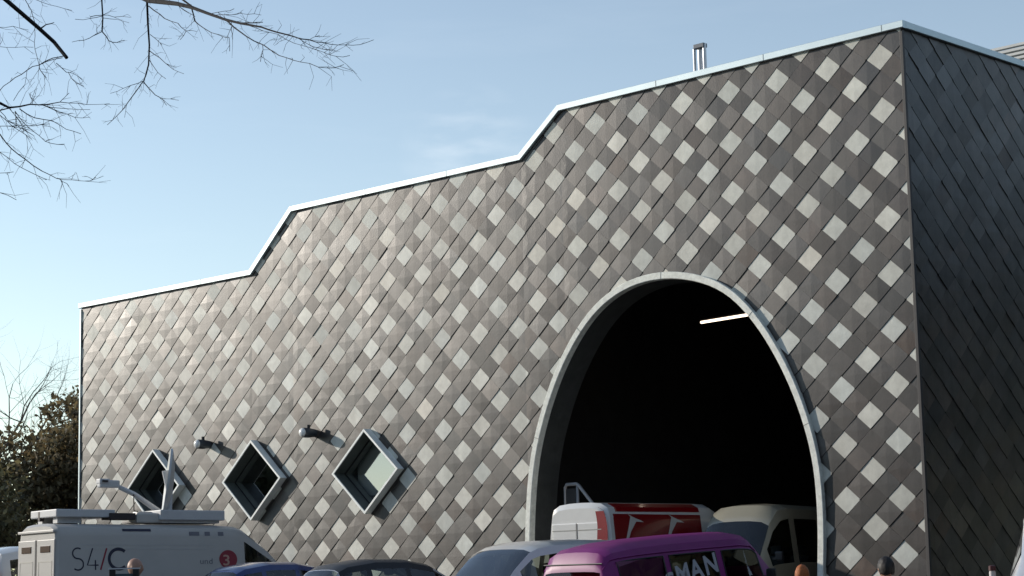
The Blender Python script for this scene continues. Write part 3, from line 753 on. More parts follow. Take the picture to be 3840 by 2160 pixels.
def post_van():
    o = vehicle('post_van', 'white high roofed van with a red side panel standing tail out in the arched doorway', 'van', PV['loc'], PV['yaw'], 0)
    keys = [(0, .40, 1.40, 2.58, .90, .74, .20), (.10, .34, 1.40, 2.70, .97, .82, .22), (3.5, .34, 1.40, 2.72, .99, .84, .22), (3.8, .34, 1.38, 2.62, .985, .8, .24), (4.15, .34, 1.35, 2.15, .98, .76, .2), (4.6, .34, 1.25, 1.55, .97, .75, .15), (5.0, .4, 1.0, 1.15, .9, .74, .1), (5.2, .5, .75, .85, .78, .6, .06)]
    H = Hull(keys, extra=(3.7, 4.3, 3.9, 4.55))
    H.build(cls_factory([(3.7, 4.3)], (3.9, 4.55)), {'body': ('body', M_RVAN, 30), 'front': ('windscreen', M_CGLASS, 30), 'side0': ('side_window', M_CGLASS, 30)}, o)
    cowl_deck(o, 3.4, 4.6, .9, 1.2); seat(o, 3.8, .45, .9); seat(o, 3.8, -.45, .9)
    for sg in (-1, 1):
        D_ = MB().box((.0, sg*.36, 1.36), (.06, .70, 1.82), bev=.02).build('rear_door', M_RVAN, o)
        e = MB()
        for z in (2.12, 1.9): e.box((-.033, sg*.36, z), (.01, .68, .018))
        e.build('door_crease', mat('crease2', (.30, .30, .28), .5), D_)
        MB().box((-.02, sg*.85, 1.2), (.05, .12, .5), bev=.02).build('tail_light', M_LAMPR, o)
    MB().box((-.034, 0, 1.36), (.012, .014, 1.8)).build('door_gap', mat('gap_grey', (.25, .24, .22), .6), o)
    M_T = mat('grey_wording', (.32, .3, .28), .6)
    for (w_, z) in ((.16, 1.84), (.42, 1.74), (.30, 1.60)): MB().box((-.036, .66-w_/2, z), (.008, w_, .022)).build('faint_wording', M_T, o)
    MB().box((-.07, 0, .5), (.16, 1.86, .18), bev=.03).build('bumper', M_BLACK, o)
    MB().box((5.16, 0, .6), (.2, 1.7, .3), bev=.06).build('bumper', M_BLACK, o)
    for sg in (-1, 1): mirror(o, 4.3, sg*.97, 1.5, M_BLACK)
    wheels(o, (1.1, 4.25), .88, .36)
    # red graphic with a curved edge, wrapping the corner
    V = []; F = []; nn = 20; zs = [.55+(2.44-.55)*i/nn for i in range(nn+1)]
    for z in zs:
        x0 = .03
        x1 = 3.1-.9*max(0, (1.9-z)/1.3)**2
        for i in range(17): V.append((lerp(x0, x1, i/16), z))
    F = [(j*17+i, j*17+i+1, (j+1)*17+i+1, (j+1)*17+i) for j in range(nn) for i in range(16)]
    decal(H, 'red_panel', V, F, M_RED, o, .006)
    # the roof shoulder continues the red
    def sh(x, k): rg = H.ring(x); return (x, -(rg[k][0]+.006), rg[k][1]+.006)
    V = []; ks = (8, 9, 10)
    xs_ = [lerp(.03, 3.1, i/10) for i in range(11)]
    for x in xs_:
        for k in ks: V.append(sh(x, k))
    mesh('red_shoulder', V, [(i*3+k, i*3+3+k, i*3+4+k, i*3+1+k) for i in range(10) for k in range(2)], M_RED, o)
    V = []; nn = 18
    for i in range(nn+1):
        z = lerp(.6, 2.50, i/nn); e_ = .30*math.sqrt(max(0, 1-((z-1.75)/1.15)**2)); yo = .875-.55*max(0, z-2.15)**1.6
        V += [(-.036, -yo, z), (-.036, -(yo-e_), z)]
    mesh('red_edge', V, [(2*i, 2*i+2, 2*i+3, 2*i+1) for i in range(nn)], M_RED, o)
    # white motif: serif and a curved stem, twice
    WM_ = mat('white_motif', (.6, .58, .55), .4)
    for x0, n_ in ((.80, 'motif'), (2.15, 'motif')):
        top = 2.40
        st = [(x0+.06, top), (x0+.03, top-.07), (x0-.12, top-.30), (x0-.24, top-.52), (x0-.28, top-.8), (x0-.28, top-1.1)]
        v, f_ = ribbon(st, [.66, .20, .10, .07, .05, .045]); decal(H, n_, v, f_, WM_, o, .010)
    return o

def cream_van():
    o = vehicle('minibus', 'cream high roofed minibus facing out of the arch beside the red and white van', 'minibus', CV['loc'], CV['yaw'], 0, nose_origin=True, length=6.2)
    keys = [(0, .4, 1.4, 2.55, .92, .76, .2), (.1, .34, 1.42, 2.68, .98, .82, .24), (4.2, .34, 1.42, 2.70, .99, .84, .24), (4.6, .34, 1.40, 2.66, .99, .82, .26), (4.95, .34, 1.38, 2.36, .985, .80, .22), (5.15, .34, 1.36, 2.05, .98, .80, .2), (5.6, .34, 1.25, 1.45, .96, .82, .14), (6.0, .38, 1.0, 1.12, .9, .74, .1), (6.2, .48, .72, .82, .78, .6, .06)]
    side = [(4.25, 5.25), (2.9, 4.0), (1.6, 2.75), (.4, 1.45)]
    H = Hull(keys, extra=tuple(a for p in side for a in p)+(4.98, 5.58))
    parts = {'body': ('body', M_CREAM, 30), 'front': ('windscreen', M_CGLASS, 30)}
    for k in range(4): parts['side%d' % k] = ('side_window', M_CGLASS, 30)
    H.build(cls_factory(side, (4.98, 5.58)), parts, o)
    cowl_deck(o, .3, 5.6, .9, 1.2)
    for x in (4.4, 3.2, 2.0):
        for y in (.45, -.45): seat(o, x, y, .95)
    for sg in (-1, 1):
        mirror(o, 5.25, sg*.98, 1.55, M_BLACK)
        MB().box((6.02, sg*.68, .9), (.16, .3, .2), bev=.05).build('headlight', M_LAMPC, o)
        MB().box((-.0, sg*.86, 1.1), (.05, .12, .4), bev=.02).build('tail_light', M_LAMPR, o)
        for x in (4.1, 3.85): MB().box((x, sg*.995, 1.22), (.14, .04, .04), bev=.012).build('door_handle', M_STEEL, o)
        MB().box((4.03, sg*.99, 1.0), (.014, .012, 1.2)).build('door_gap', M_GASK, o)
    MB().box((6.15, 0, .6), (.22, 1.75, .34), bev=.07).build('bumper', M_BLACK, o)
    MB().box((-.05, 0, .5), (.16, 1.86, .18), bev=.03).build('bumper', M_BLACK, o)
    wheels(o, (1.2, 5.2), .88, .36)
    return o

def camper():
    o = vehicle('camper_van', 'purple camper van with lettering across its side window', 'camper van', (-.70, -9.55, -.18), 5.0, 3.37)
    keys = [(-.02, .45, .86, .92, .82, .74, .05), (.0, .38, .98, 1.06, .88, .76, .05), (.09, .34, 1.06, 1.52, .905, .70, .05), (.11, .33, 1.07, 1.60, .91, .70, .08), (.20, .32, 1.08, 1.79, .915, .71, .16), (.34, .32, 1.08, 1.86, .92, .73, .20), (.8, .32, 1.08, 1.925, .922, .75, .24), (1.5, .32, 1.08, 1.95, .922, .755, .25), (2.4, .32, 1.08, 1.96, .922, .755, .26), (3.3, .32, 1.08, 1.945, .92, .75, .25), (3.6, .32, 1.08, 1.885, .918, .72, .22),
            (3.8, .32, 1.07, 1.70, .915, .69, .16), (4.15, .32, 1.05, 1.28, .90, .72, .10), (4.25, .34, 1.0, 1.14, .89, .76, .08), (4.45, .36, .85, .98, .86, .74, .08), (4.53, .45, .7, .8, .8, .68, .06)]
    side = [(.38, 1.42), (1.56, 2.66), (2.82, 3.74)]
    H = Hull(keys, step=.1, extra=tuple(a for p in side for a in p)+(.012, .082, 3.83, 4.13))
    parts = {'body': ('body', M_PURP, 30), 'front': ('windscreen', M_CGLASS, 30), 'rear': ('rear_window', M_PINKG, 30), 'side0': ('side_window', M_VIOG, 30), 'side1': ('side_window', M_CGLASS, 30), 'side2': ('cab_window', M_CGLASS, 30)}
    def c(r_, a, b):
        m_ = (a+b)/2
        if r_ == Hull.BELT:
            for k, (x0, x1) in enumerate(side):
                if x0 <= m_ <= x1: return 'side%d' % k
        if r_ >= 9 and 3.83 <= m_ <= 4.13: return 'front'
        if r_ >= 9 and .012 <= m_ <= .082: return 'rear'
        return 'body'
    H.build(c, parts, o)
    cowl_deck(o, .1, 4.1, .86, 1.0)
    # blinds behind the rear windows, window seals, gutter
    MB().box((.22, 0, 1.34), (.02, 1.2, .48)).build('pane_backing', M_BLIND2, o)
    for sg in (-1, 1):
        MB().box((.9, sg*.76, 1.36), (1.1, .02, .5)).build('pane_backing', M_BLIND3, o)
        g = MB(); g.tube([(x, sg*(H.ring(x)[8][0]+.008), H.ring(x)[8][1]) for x in [lerp(.1, 3.75, i/24) for i in range(25)]], .014, n=6); g.build('gutter', M_PURP, o)
        for (x0, x1) in side:
            P = []
            def pt(x, u): rg = H.ring(x); a, b = rg[6], rg[7]; return (x, sg*(lerp(a[0], b[0], u)+.003), lerp(a[1], b[1], u))
            loop = [pt(lerp(x0, x1, i/8), 0) for i in range(9)]+[pt(lerp(x1, x0, i/8), 1) for i in range(9)]
            MB().tube(loop+[loop[0]], .013, n=5, cap=False).build('window_seal', M_BLACK, o)
        mirror(o, 3.75, sg*.92, 1.17, M_BLACK)
        MB().box((-.0, sg*.78, .85), (.05, .12, .3), bev=.02).build('tail_light', M_LAMPR, o)
        MB().tube([(4.46, sg*.6, .8), (4.52, sg*.6, .8)], .1, n=20).build('headlight', M_LAMPC, o)
    MB().tube([(.10, -.70, 1.60), (.10, .70, 1.60)], .012, n=5).build('tailgate_trim', M_BLACK, o)
    MB().box((-.08, 0, .45), (.12, 1.75, .16), bev=.04).build('bumper', M_BLACK, o)
    MB().box((4.58, 0, .45), (.12, 1.75, .16), bev=.04).build('bumper', M_BLACK, o)
    seat(o, 3.2, .42, .85); seat(o, 3.2, -.42, .85); seat(o, 2.0, .3, .8)
    wheels(o, (.95, 3.4), .80, .32)
    M_L = mat('lilac_lettering', (.42, .42, .46), .5)
    x = 1.06; z = 1.07
    for ch, sz, dz in (('C', .26, -.06), ('G', .30, .0), ('M', .36, .06), ('A', .36, .12), ('N', .36, .18)):
        v, f_ = text_mesh(ch, sz*1.25, 0, .012)
        wd = max(a[0] for a in v); 
        ca, sa = math.cos(R(10)), math.sin(R(10))
        decal(H, 'letter', [(x+a[0]*ca-a[1]*sa*0.2, z+dz+a[0]*sa+a[1]*ca) for a in v], f_, M_L, o, .012)
        x += wd*.97+.04
    # glass drips of the same lettering on the windscreen side are left plain
    return o

def people_carrier(label, loc, yaw, pitch, paint_, group=None):
    o = vehicle('people_carrier', label, 'people carrier', loc, yaw, pitch, group, True, 4.78)
    keys = [(0, .45, 1.05, 1.30, .84, .72, .08), (.04, .36, 1.12, 1.55, .92, .74, .12), (.16, .32, 1.14, 1.86, .945, .76, .16), (.5, .32, 1.14, 1.93, .95, .78, .17), (1.8, .32, 1.14, 1.97, .952, .79, .18), (2.8, .32, 1.13, 1.95, .95, .78, .17), (3.2, .32, 1.12, 1.88, .95, .75, .14),
            (3.4, .32, 1.11, 1.80, .948, .73, .12), (3.8, .32, 1.09, 1.50, .94, .72, .10), (4.15, .32, 1.04, 1.18, .93, .74, .08), (4.4, .34, .96, 1.06, .90, .76, .07), (4.65, .38, .82, .92, .84, .70, .06), (4.78, .48, .68, .76, .72, .6, .05)]
    side = [(.3, 1.25), (1.38, 2.5), (2.64, 3.72)]
    H = Hull(keys, step=.1, extra=tuple(a for p in side for a in p)+(3.36, 4.13, .05, .15))
    parts = {'body': ('body', paint_, 30), 'front': ('windscreen', M_WSGLASS, 30), 'rear': ('rear_window', M_CGLASS, 30)}
    for k in range(3): parts['side%d' % k] = ('side_window', M_CGLASS, 30)
    H.build(cls_factory(side, (3.36, 4.13), (.05, .15)), parts, o)
    cowl_deck(o, .2, 4.15, .88, 1.0)
    for x in (2.7, 1.7): 
        for y in (.42, -.42): seat(o, x, y, .92)
    MB().box((3.75, 0, 1.08), (.5, 1.5, .1), bev=.03).build('dashboard', M_SEAT, o)
    MB().tube([(3.36+.18*math.cos(R(a))*.3, .42+.19*math.cos(R(a)), 1.18+.19*math.sin(R(a))) for a in range(0, 361, 24)], .015, n=6, cap=False).build('steering_wheel', M_BLACK, o)
    for sg in (-1, 1):
        mirror(o, 3.75, sg*.94, 1.2, paint_)
        MB().box((4.5, sg*.70, .86), (.28, .3, .16), bev=.05).build('headlight', M_LAMPC, o)
        MB().box((.02, sg*.86, 1.25), (.06, .12, .5), bev=.02).build('tail_light', M_LAMPR, o)
    MB().box((4.74, 0, .55), (.2, 1.6, .3), bev=.06).build('bumper', M_BLACK, o)
    MB().box((-.03, 0, .55), (.16, 1.7, .26), bev=.05).build('bumper', M_BLACK, o)
    MB().box((4.79, 0, .74), (.04, .7, .1), bev=.015).build('grille', M_BLACK, o)
    wheels(o, (.85, 3.85), .82, .33)
    return o

def hatch(label, loc, yaw, pitch, paint_, scale=1.0, roof=None, name='hatchback'):
    o = vehicle(name, label, 'car', loc, yaw, pitch)
    keys = [(0, .40, .86, .92, .72, .6, .05), (.03, .34, .98, 1.08, .80, .62, .06), (.10, .30, 1.0, 1.18, .85, .60, .08), (.42, .28, 1.0, 1.50, .87, .58, .10), (.6, .28, .99, 1.585, .875, .60, .11), (1.2, .28, .98, 1.66, .88, .62, .12), (1.9, .28, .97, 1.64, .88, .615, .12), (2.4, .28, .96, 1.54, .878, .60, .11),
            (2.8, .28, .95, 1.32, .872, .59, .09), (3.15, .28, .93, 1.06, .865, .62, .07), (3.6, .30, .84, .95, .83, .62, .06), (3.95, .34, .72, .80, .76, .6, .05), (4.05, .42, .6, .66, .66, .5, .04)]
    side = [(.42, .95), (1.05, 1.78), (1.88, 2.72)]
    H = Hull(keys, step=.09, extra=tuple(a for p in side for a in p)+(.12, .41, 2.44, 3.12))
    parts = {'body': ('body', paint_, 32), 'front': ('windscreen', M_CGLASS, 30), 'rear': ('rear_window', M_CGLASS, 30), 'roof': ('roof', roof or paint_, 30)}
    for k in range(3): parts['side%d' % k] = ('side_window', M_CGLASS, 30)
    base = cls_factory(side, (2.44, 3.12), (.12, .41))
    def c(r_, a, b):
        q = base(r_, a, b)
        if roof and q == 'body' and r_ >= 8 and .42 < (a+b)/2 < 2.45: return 'roof'
        if roof and q == 'body' and r_ in (6, 7) and .42 < (a+b)/2 < 2.75: return 'roof'
        return q
    if not roof: parts.pop('roof')
    H.build(c, parts, o)
    cowl_deck(o, .15, 3.1, .8, .88)
    for x in (1.9, 1.0):
        for y in (.38, -.38): seat(o, x, y, .78, .9)
    for sg in (-1, 1):
        mirror(o, 2.62, sg*.86, 1.02, paint_)
        rg = H.ring(.3)
        MB().box((.27, sg*.70, 1.13), (.22, .09, .38), rot=Matrix.Rotation(R(28), 3, 'Y'), bev=.03).build('tail_light', M_LAMPR, o)
        MB().box((3.86, sg*.60, .72), (.2, .26, .14), bev=.04).build('headlight', M_LAMPC, o)
    MB().box((-.0, 0, .5), (.16, 1.5, .24), bev=.05).build('bumper', paint_, o)
    MB().box((4.0, 0, .48), (.16, 1.4, .24), bev=.05).build('bumper', paint_, o)
    wheels(o, (.72, 3.2), .76, .31)
    o.scale = (scale,)*3
    return o
LET = dict(x=0.33, z=1.69, s=.42, w=1.26)
DISC = (3.72, 1.89); DISHYAW = -25
RECTS = [('roof_slot', 1.40, 2.02, 2.44, 2.49, 'n'), ('vent', 2.85, 3.08, 2.36, 2.44, 'g'), ('vent', 3.2, 3.32, 2.36, 2.44, 'g'), ('vent', 3.5, 3.63, 2.36, 2.44, 'g')]
PV = dict(loc=(-7.22, -2.2, .12), yaw=0)
CV = dict(loc=(-4.75, -.8, .05), yaw=170)
ob_van(); post_van(); cream_van(); camper()
people_carrier('white people carrier parked nose out beside the purple camper van', (-3.72, -9.43, -.09), 177.7, -1.08, M_RVAN)
hatch('silver hatchback with a black roof parked between the blue car and the silver people carrier', (-5.9, -10.9, -.05), 8.0, 1.19, M_SILV, roof=M_BLACK)
hatch('small dark blue car parked tail out in front of the broadcast van', (-8.7, -10.9, .08), 3.0, 1.67, M_BLUE, scale=.93, name='blue_car')
#@@VEHEND
# ------------------------------------------------------------------ people
M_SKIN = mat('skin', (.42, .24, .17), .5, nscale=30, namt=.1)
M_SHIRT = mat('white_collar', (.6, .62, .66), .7)
def skin_mesh(name, pts, edges, rad, mt, parent, root=0, sub=2):
    me = bpy.data.meshes.new(name); me.from_pydata(pts, edges, []); o = bpy.data.objects.new(name, me); COL.objects.link(o)
    o.modifiers.new('s', 'SKIN'); 
    for i, v in enumerate(me.skin_vertices[0].data): v.radius = (rad[i], rad[i]*.9) if isinstance(rad[i], float) else rad[i]; v.use_root = (i == root)
    m_ = o.modifiers.new('u', 'SUBSURF'); m_.levels = sub; m_.render_levels = sub
    me2 = bpy.data.meshes.new_from_object(o.evaluated_get(bpy.context.evaluated_depsgraph_get()))
    bpy.data.objects.remove(o); me2.name = name; me2.materials.clear(); me2.materials.append(mt)
    me2.polygons.foreach_set('use_smooth', [True]*len(me2.polygons))
    n = bpy.data.objects.new(name, me2); COL.objects.link(n); n.parent = parent
    return n
def person(label, loc, face, jacket, trousers, hair=None, scale=1.0, collar=False):
    """face: heading the person looks to, in degrees from +Y; figure is built looking along +x"""
    P = empty('person', loc); tag(P, label, 'person'); P.rotation_euler = (0, 0, R(90-face)); P.scale = (scale,)*3
    def chain(b, start, pts_, rads): 
        prev = start
        for p, r_ in zip(pts_, rads): b[0].append(p); b[2].append(r_); b[1].append((prev, len(b[0])-1)); prev = len(b[0])-1
        return prev
    b = [[(0, 0, .95)], [], [.15]]
    c = chain(b, 0, [(0, 0, 1.12), (.0, 0, 1.30), (-.01, 0, 1.43)], [.135, .15, .10])
    nk = chain(b, c, [(0, 0, 1.50)], [.058])
    for sg in (-1, 1):
        e = chain(b, c, [(-.01, sg*.17, 1.41), (-.03, sg*.23, 1.13), (.04, sg*.24, .90)], [.062, .045, .034])
        pl_ = chain(b, e, [(.06, sg*.245, .83)], [.030])
        for k, (dx, l) in enumerate(((.032, .075), (.014, .085), (-.004, .08), (-.022, .062))):
            chain(b, pl_, [(.06+dx, sg*.245, .79), (.065+dx, sg*.238, .79-l*.6), (.06+dx, sg*.225, .79-l)], [.009, .008, .007])
        chain(b, e, [(.09, sg*.225, .85), (.105, sg*.215, .81)], [.011, .009])
        l = chain(b, 0, [(0, sg*.10, .86), (.02, sg*.11, .48), (-.01, sg*.11, .09)], [.095, .06, .045])
        chain(b, l, [(.09, sg*.12, .04), (.15, sg*.12, .035)], [.04, .03])
    body = skin_mesh('body', b[0], b[1], b[2], M_SKIN, P, 0)
    # head: shaped skull with brow, nose, lips, chin and ears, joined into the body mesh
    bm = bmesh.new(); bmesh.ops.create_icosphere(bm, subdivisions=4, radius=1)
    for v in bm.verts:
        x, y, z = v.co
        X, Y, Z = x*.098, y*.077, z*.118
        if z < 0: Y *= 1-.28*(-z)**1.3; X *= 1-.10*(-z)
        if x < 0: X *= 1.04; Z += .008*(-x)
        fx = max(0, x)
        g = lambda y0, z0, sy, sz: math.exp(-((y-y0)/sy)**2-((z-z0)/sz)**2)*(1 if x > 0 else 0)
        X += .024*g(0, -.18, .16, .22)+.007*g(0, .18, .6, .12)-.010*g(.38, .04, .17, .11)-.010*g(-.38, .04, .17, .11)+.007*g(0, -.52, .28, .09)+.008*g(0, -.85, .3, .2)-.004*g(0, -.60, .25, .04)
        e = math.exp(-((x-.0)/.16)**2-((z+.06)/.24)**2)
        if abs(y) > .8: Y += math.copysign(.018*e, y)
        v.co = (X+.015, Y, Z+1.635)
    tmp = MB().bm(bm); hd = tmp.build('head', M_SKIN, None, smooth=True)
    bm = bmesh.new(); bm.from_mesh(body.data); bm.from_mesh(hd.data); bm.to_mesh(body.data); bm.free(); bpy.data.objects.remove(hd)
    body.data.polygons.foreach_set('use_smooth', [True]*len(body.data.polygons))
    for sg in (-1, 1): MB().ball((.098, sg*.030, 1.642), .010, .012, .009, sub=2).build('eye', mat('eye_white', (.5, .48, .45), .3), P, smooth=True)
    if hair:
        bm = bmesh.new(); bmesh.ops.create_icosphere(bm, subdivisions=4, radius=1)
        dl = [v for v in bm.verts if v.co.z < -.55+1.0*max(0, v.co.x+.15) or (v.co.x > .60 and v.co.z < .5)]
        bmesh.ops.delete(bm, geom=dl, context='VERTS')
        rr_ = random.Random(4)
        for v in bm.verts:
            k = 1+rr_.uniform(-.02, .05); x, y, z = v.co
            v.co = (x*.107*k+.010, y*.087*k, z*.128*k+1.637)
        h_ = MB().bm(bm).build('hair', hair, P, smooth=True); h_.modifiers.new('t', 'SOLIDIFY').thickness = .008
    b = [[(0, 0, .90)], [], [.165]]
    c = chain(b, 0, [(0, 0, 1.12), (0, 0, 1.30), (-.01, 0, 1.42), (-.01, 0, 1.475)], [.155, .17, .12, .078])
    for sg in (-1, 1): chain(b, c-1, [(-.01, sg*.175, 1.405), (-.03, sg*.235, 1.13), (.04, sg*.245, .91)], [.08, .062, .050])
    skin_mesh('jacket', b[0], b[1], b[2], jacket, P, 0)
    b = [[(0, 0, .96)], [], [.155]]
    for sg in (-1, 1):
        chain(b, 0, [(0, sg*.10, .86), (.02, sg*.112, .48), (-.01, sg*.112, .10)], [.115, .078, .062])
        s_ = MB(); s_.ball((.07, sg*.12, .045), .14, .05, .045, sub=3); s_.build('shoe', M_BLACK, P, smooth=True)
    skin_mesh('trousers', b[0], b[1], b[2], trousers, P, 0)
    if collar: MB().tube([(.02+.075*math.cos(R(a)), .075*math.sin(R(a)), 1.50+.02*math.cos(R(a))) for a in range(0, 361, 30)], .02, n=8, cap=False).build('collar', M_SHIRT, P, smooth=True)
    return P
def stand(px, py, dist, h):        # put a head top at its measured direction and distance
    q = at(px, py, dist); g = gz(q.x, q.y); return (q.x, q.y, g), (q.z-g)/1.755
M_JK = mat('black_cloth', (.012, .012, .014), .85, nscale=30, namt=.3); M_TR = mat('denim', (.03, .04, .07), .85, nscale=30, namt=.3); M_JG = mat('grey_cloth', (.08, .085, .1), .85, nscale=30, namt=.2)
l, s_ = stand(503, 2093, 25, 0); person('bald person standing in front of the lettered side of the broadcast van', l, 60, M_JG, M_TR, None, s_)
l, s_ = stand(3006, 2120, 24, 0); person('person with cropped ginger hair and pale collar standing before the arch', l, -30, M_JK, M_TR, mat('ginger_hair', (.40, .12, .03), .7, nscale=60, namt=.4), s_, collar=True)
l, s_ = stand(3322, 2090, 21, 0); person('dark haired person in a black jacket near the corner of the slate hall', l, -60, M_JK, M_JK, mat('dark_hair', (.012, .009, .008), .6, nscale=60, namt=.4), s_, collar=True)
# ------------------------------------------------------------------ more vehicles at the edges, a bollard, a small framed panel
people_carrier('white people carrier half hidden behind the rear of the broadcast van', (-14.66, -6.31, -.02), 9, 0, M_RVAN, None)
o_ = bpy.data.objects['people_carrier.001']; o_.matrix_world = o_.matrix_world @ Matrix.Translation((4.78, 0, 0)) @ Matrix.Scale(1.12, 4) @ Matrix.Translation((-4.78, 0, 0))
hatch('small red car at the left edge beyond the broadcast van', (-16.6, -14.2, -.1), -15, 0, paint('dull_red', (.35, .07, .06)), name='red_car')
people_carrier('silver people carrier of which only the windscreen edge shows in the lower right corner', (13.84, -19.03, -.43), 156, 0, M_SILV, None)
bpy.data.objects['people_carrier.002'].matrix_world = bpy.data.objects['people_carrier.002'].matrix_world @ Matrix.Translation((4.78, 0, 0)) @ Matrix.Scale(1.2, 4) @ Matrix.Translation((-4.78, 0, 0))
for c_ in list(bpy.data.objects['people_carrier.002'].children):
    if c_.name.startswith('wing_mirror'): bpy.data.objects.remove(c_)
q = at(3721, 2140, 22)
bo = empty('bollard', (q.x, q.y, gz(q.x, q.y))); tag(bo, 'pale steel bollard with a dark red cap at the lower right', 'bollard')
h = q.z-bo.location.z
MB().tube([(0, 0, 0), (0, 0, h-.02), (0, 0, h)], [.036, .036, .03], n=16).build('post', mat('pale_post', (.5, .47, .46), .5), bo, smooth=True, angle=40)
MB().tube([(0, 0, h-.0), (0, 0, h+.05), (0, 0, h+.06)], [.04, .04, .02], n=16).build('cap', mat('dark_red_cap', (.06, .008, .012), .5), bo, smooth=True, angle=40)
q = at(466, 2130, 23)
fp = empty('display_board', (q.x, q.y, gz(q.x, q.y))); fp.rotation_euler = (0, 0, R(45)); tag(fp, 'small dark framed board with a pale top edge standing in front of the broadcast van', 'board')
h = q.z-fp.location.z
MB().box((0, 0, h-.006), (.36, .05, .014)).build('top_edge', M_SHIRT, fp)
for sg in (-1, 1): MB().box((sg*.135, 0, (h-.014)/2), (.07, .04, h-.014), bev=.006).build('post', M_BLACK, fp)
MB().box((0, 0, h*.6), (.2, .012, h*.72)).build('panel', mat('teal_panel', (.05, .09, .12), .3), fp)
# ------------------------------------------------------------------ trees
M_BARK = mat('bark', (.035, .028, .024), .9, nscale=14, namt=.4, bump=.5)
M_LEAF = mat('evergreen_leaf', (.21, .18, .085), .6, island=.55, hue=.8)
M_LEAF3 = mat('olive_leaf', (.17, .135, .07), .7, island=.5, hue=.6)
M_LEAF2 = mat('dark_leaf', (.065, .065, .032), .7, island=.5, hue=.5)
for M_ in (M_LEAF, M_LEAF3, M_LEAF2):          # leaves let some light through
    t = M_.node_tree; b = t.nodes['Principled BSDF']; o_ = t.nodes['Material Output']
    tr = t.nodes.new('ShaderNodeBsdfTranslucent'); x = t.nodes.new('ShaderNodeMixShader'); x.inputs[0].default_value = .4
    src = b.inputs['Base Color'].links[0].from_socket; t.links.new(src, tr.inputs[0])
    t.links.new(b.outputs[0], x.inputs[1]); t.links.new(tr.outputs[0], x.inputs[2]); t.links.new(x.outputs[0], o_.inputs[0])
def leaf_cloud(name, clumps, n, size, mt, parent, seed=1):
    g = np.random.default_rng(seed)
    cs = np.array(clumps, float); wgt = (cs[:, 3]*cs[:, 4]*cs[:, 5])**(2/3); wgt /= wgt.sum()
    ids = g.choice(len(cs), n, p=wgt); d_ = g.normal(size=(n, 3)); d_ /= np.linalg.norm(d_, axis=1)[:, None]
    rad = (1-.42*g.random(n)**1.6)[:, None]*(1+.10*g.normal(size=(n, 1)))
    c = cs[ids, :3]+d_*rad*cs[ids, 3:6]
    a = g.normal(size=(n, 3)); a /= np.linalg.norm(a, axis=1)[:, None]; b = np.cross(a, g.normal(size=(n, 3))); b /= np.linalg.norm(b, axis=1)[:, None]
    s_ = (size*(.6+.8*g.random(n)))[:, None]
    V = np.stack([c-a*s_, c+b*s_*.45, c+a*s_, c-b*s_*.45], 1).reshape(-1, 3)
    F = np.arange(4*n).reshape(-1, 4)
    return mesh(name, V.tolist(), F.tolist(), mt, parent)
def clumps_for(rg, h, rx, ry, zlo, n):
    out = []
    for _ in range(n):
        a = rg.uniform(0, 2*math.pi); u = rg.uniform(0, 1)**.6; z = rg.uniform(zlo, h)
        t = (z-zlo)/(h-zlo); k = math.sqrt(max(.05, 1-(2*t-1)**2*.75 if t > .5 else 1-.2*(1-2*t)))
        r_ = rg.uniform(.7, 1.5)
        out.append((math.cos(a)*u*rx*k, math.sin(a)*u*ry*k, z-r_*.4, r_*1.15, r_*1.15, r_*.85))
    return out
def leafy_tree(label, x, y, h, rx, ry, n, seed, mt=None, size=.13, group=None, zlo=.4, cl=70):
    rg = random.Random(seed); z = gz(x, y) if abs(x) < 60 and abs(y) < 60 else -.1
    o = empty('evergreen_tree', (x, y, z)); tag(o, label, 'tree', group)
    tb = MB(); tb.tube([(0, 0, 0), (.1, .05, h*.3), (-.05, .1, h*.6), (0, 0, h*.85)], [.32, .24, .15, .05], n=9)
    cl_ = clumps_for(rg, h, rx, ry, zlo, cl)
    for c in cl_[:16]: tb.tube([(0, 0, c[2]*.5), (c[0]*.5, c[1]*.5, c[2]*.8), (c[0], c[1], c[2])], [.09, .05, .02], n=5)
    tb.build('trunk', M_BARK, o, smooth=True)
    leaf_cloud('crown', cl_, n, size, mt or M_LEAF, o, seed)
    return o
def bare_growth(tb, rg, p, d_, L, r_, depth):
    pts = [p]; rs = [r_]; n = 4
    for i in range(n):
        d_ = (d_+Vector((rg.gauss(0, .14), rg.gauss(0, .14), rg.gauss(.03, .12)))).normalized(); p = p+d_*L/n; pts.append(p); rs.append(r_*(1-.55*(i+1)/n))
        if depth > 0:
            for _ in range(rg.choice((1, 1, 2))):
                q = (d_+Vector((rg.gauss(0, .6), rg.gauss(0, .6), rg.gauss(.1, .5)))).normalized(); bare_growth(tb, rg, p, q, L*rg.uniform(.45, .7), rs[-1]*.6, depth-1)
    tb.tube(pts, rs, n=5 if depth > 1 else 3, cap=False)
G1 = 'evergreens beyond the left end of the hall'
leafy_tree('dense brown green evergreen at the far left edge of the photo', -47.5, 2.5, 7.6, 4.6, 4.2, 42000, 3, group=G1)
leafy_tree('dark evergreen standing right beside the left end of the slate hall', -40.6, 8.5, 8.3, 4.0, 4.0, 42000, 5, M_LEAF3, group=G1)
leafy_tree('lower bushy evergreen between the hall and the white people carrier', -37.8, .2, 5.2, 3.6, 3.0, 30000, 9, group=G1)
leafy_tree('pale tipped evergreen behind the dark one next to the hall', -46, 14, 8.8, 4.6, 4.0, 26000, 11, group=G1)
bt = empty('bare_tree', (-56, 13, -.1)); tag(bt, 'bare winter tree with fine grey twigs rising behind the evergreens at far left', 'tree')
rg = random.Random(5); tb = MB(); tb.tube([(0, 0, 0), (0, 0, 4), (.2, 0, 7)], [.3, .24, .16], n=8); tb.build('trunk', M_BARK, bt, smooth=True)
tb = MB()
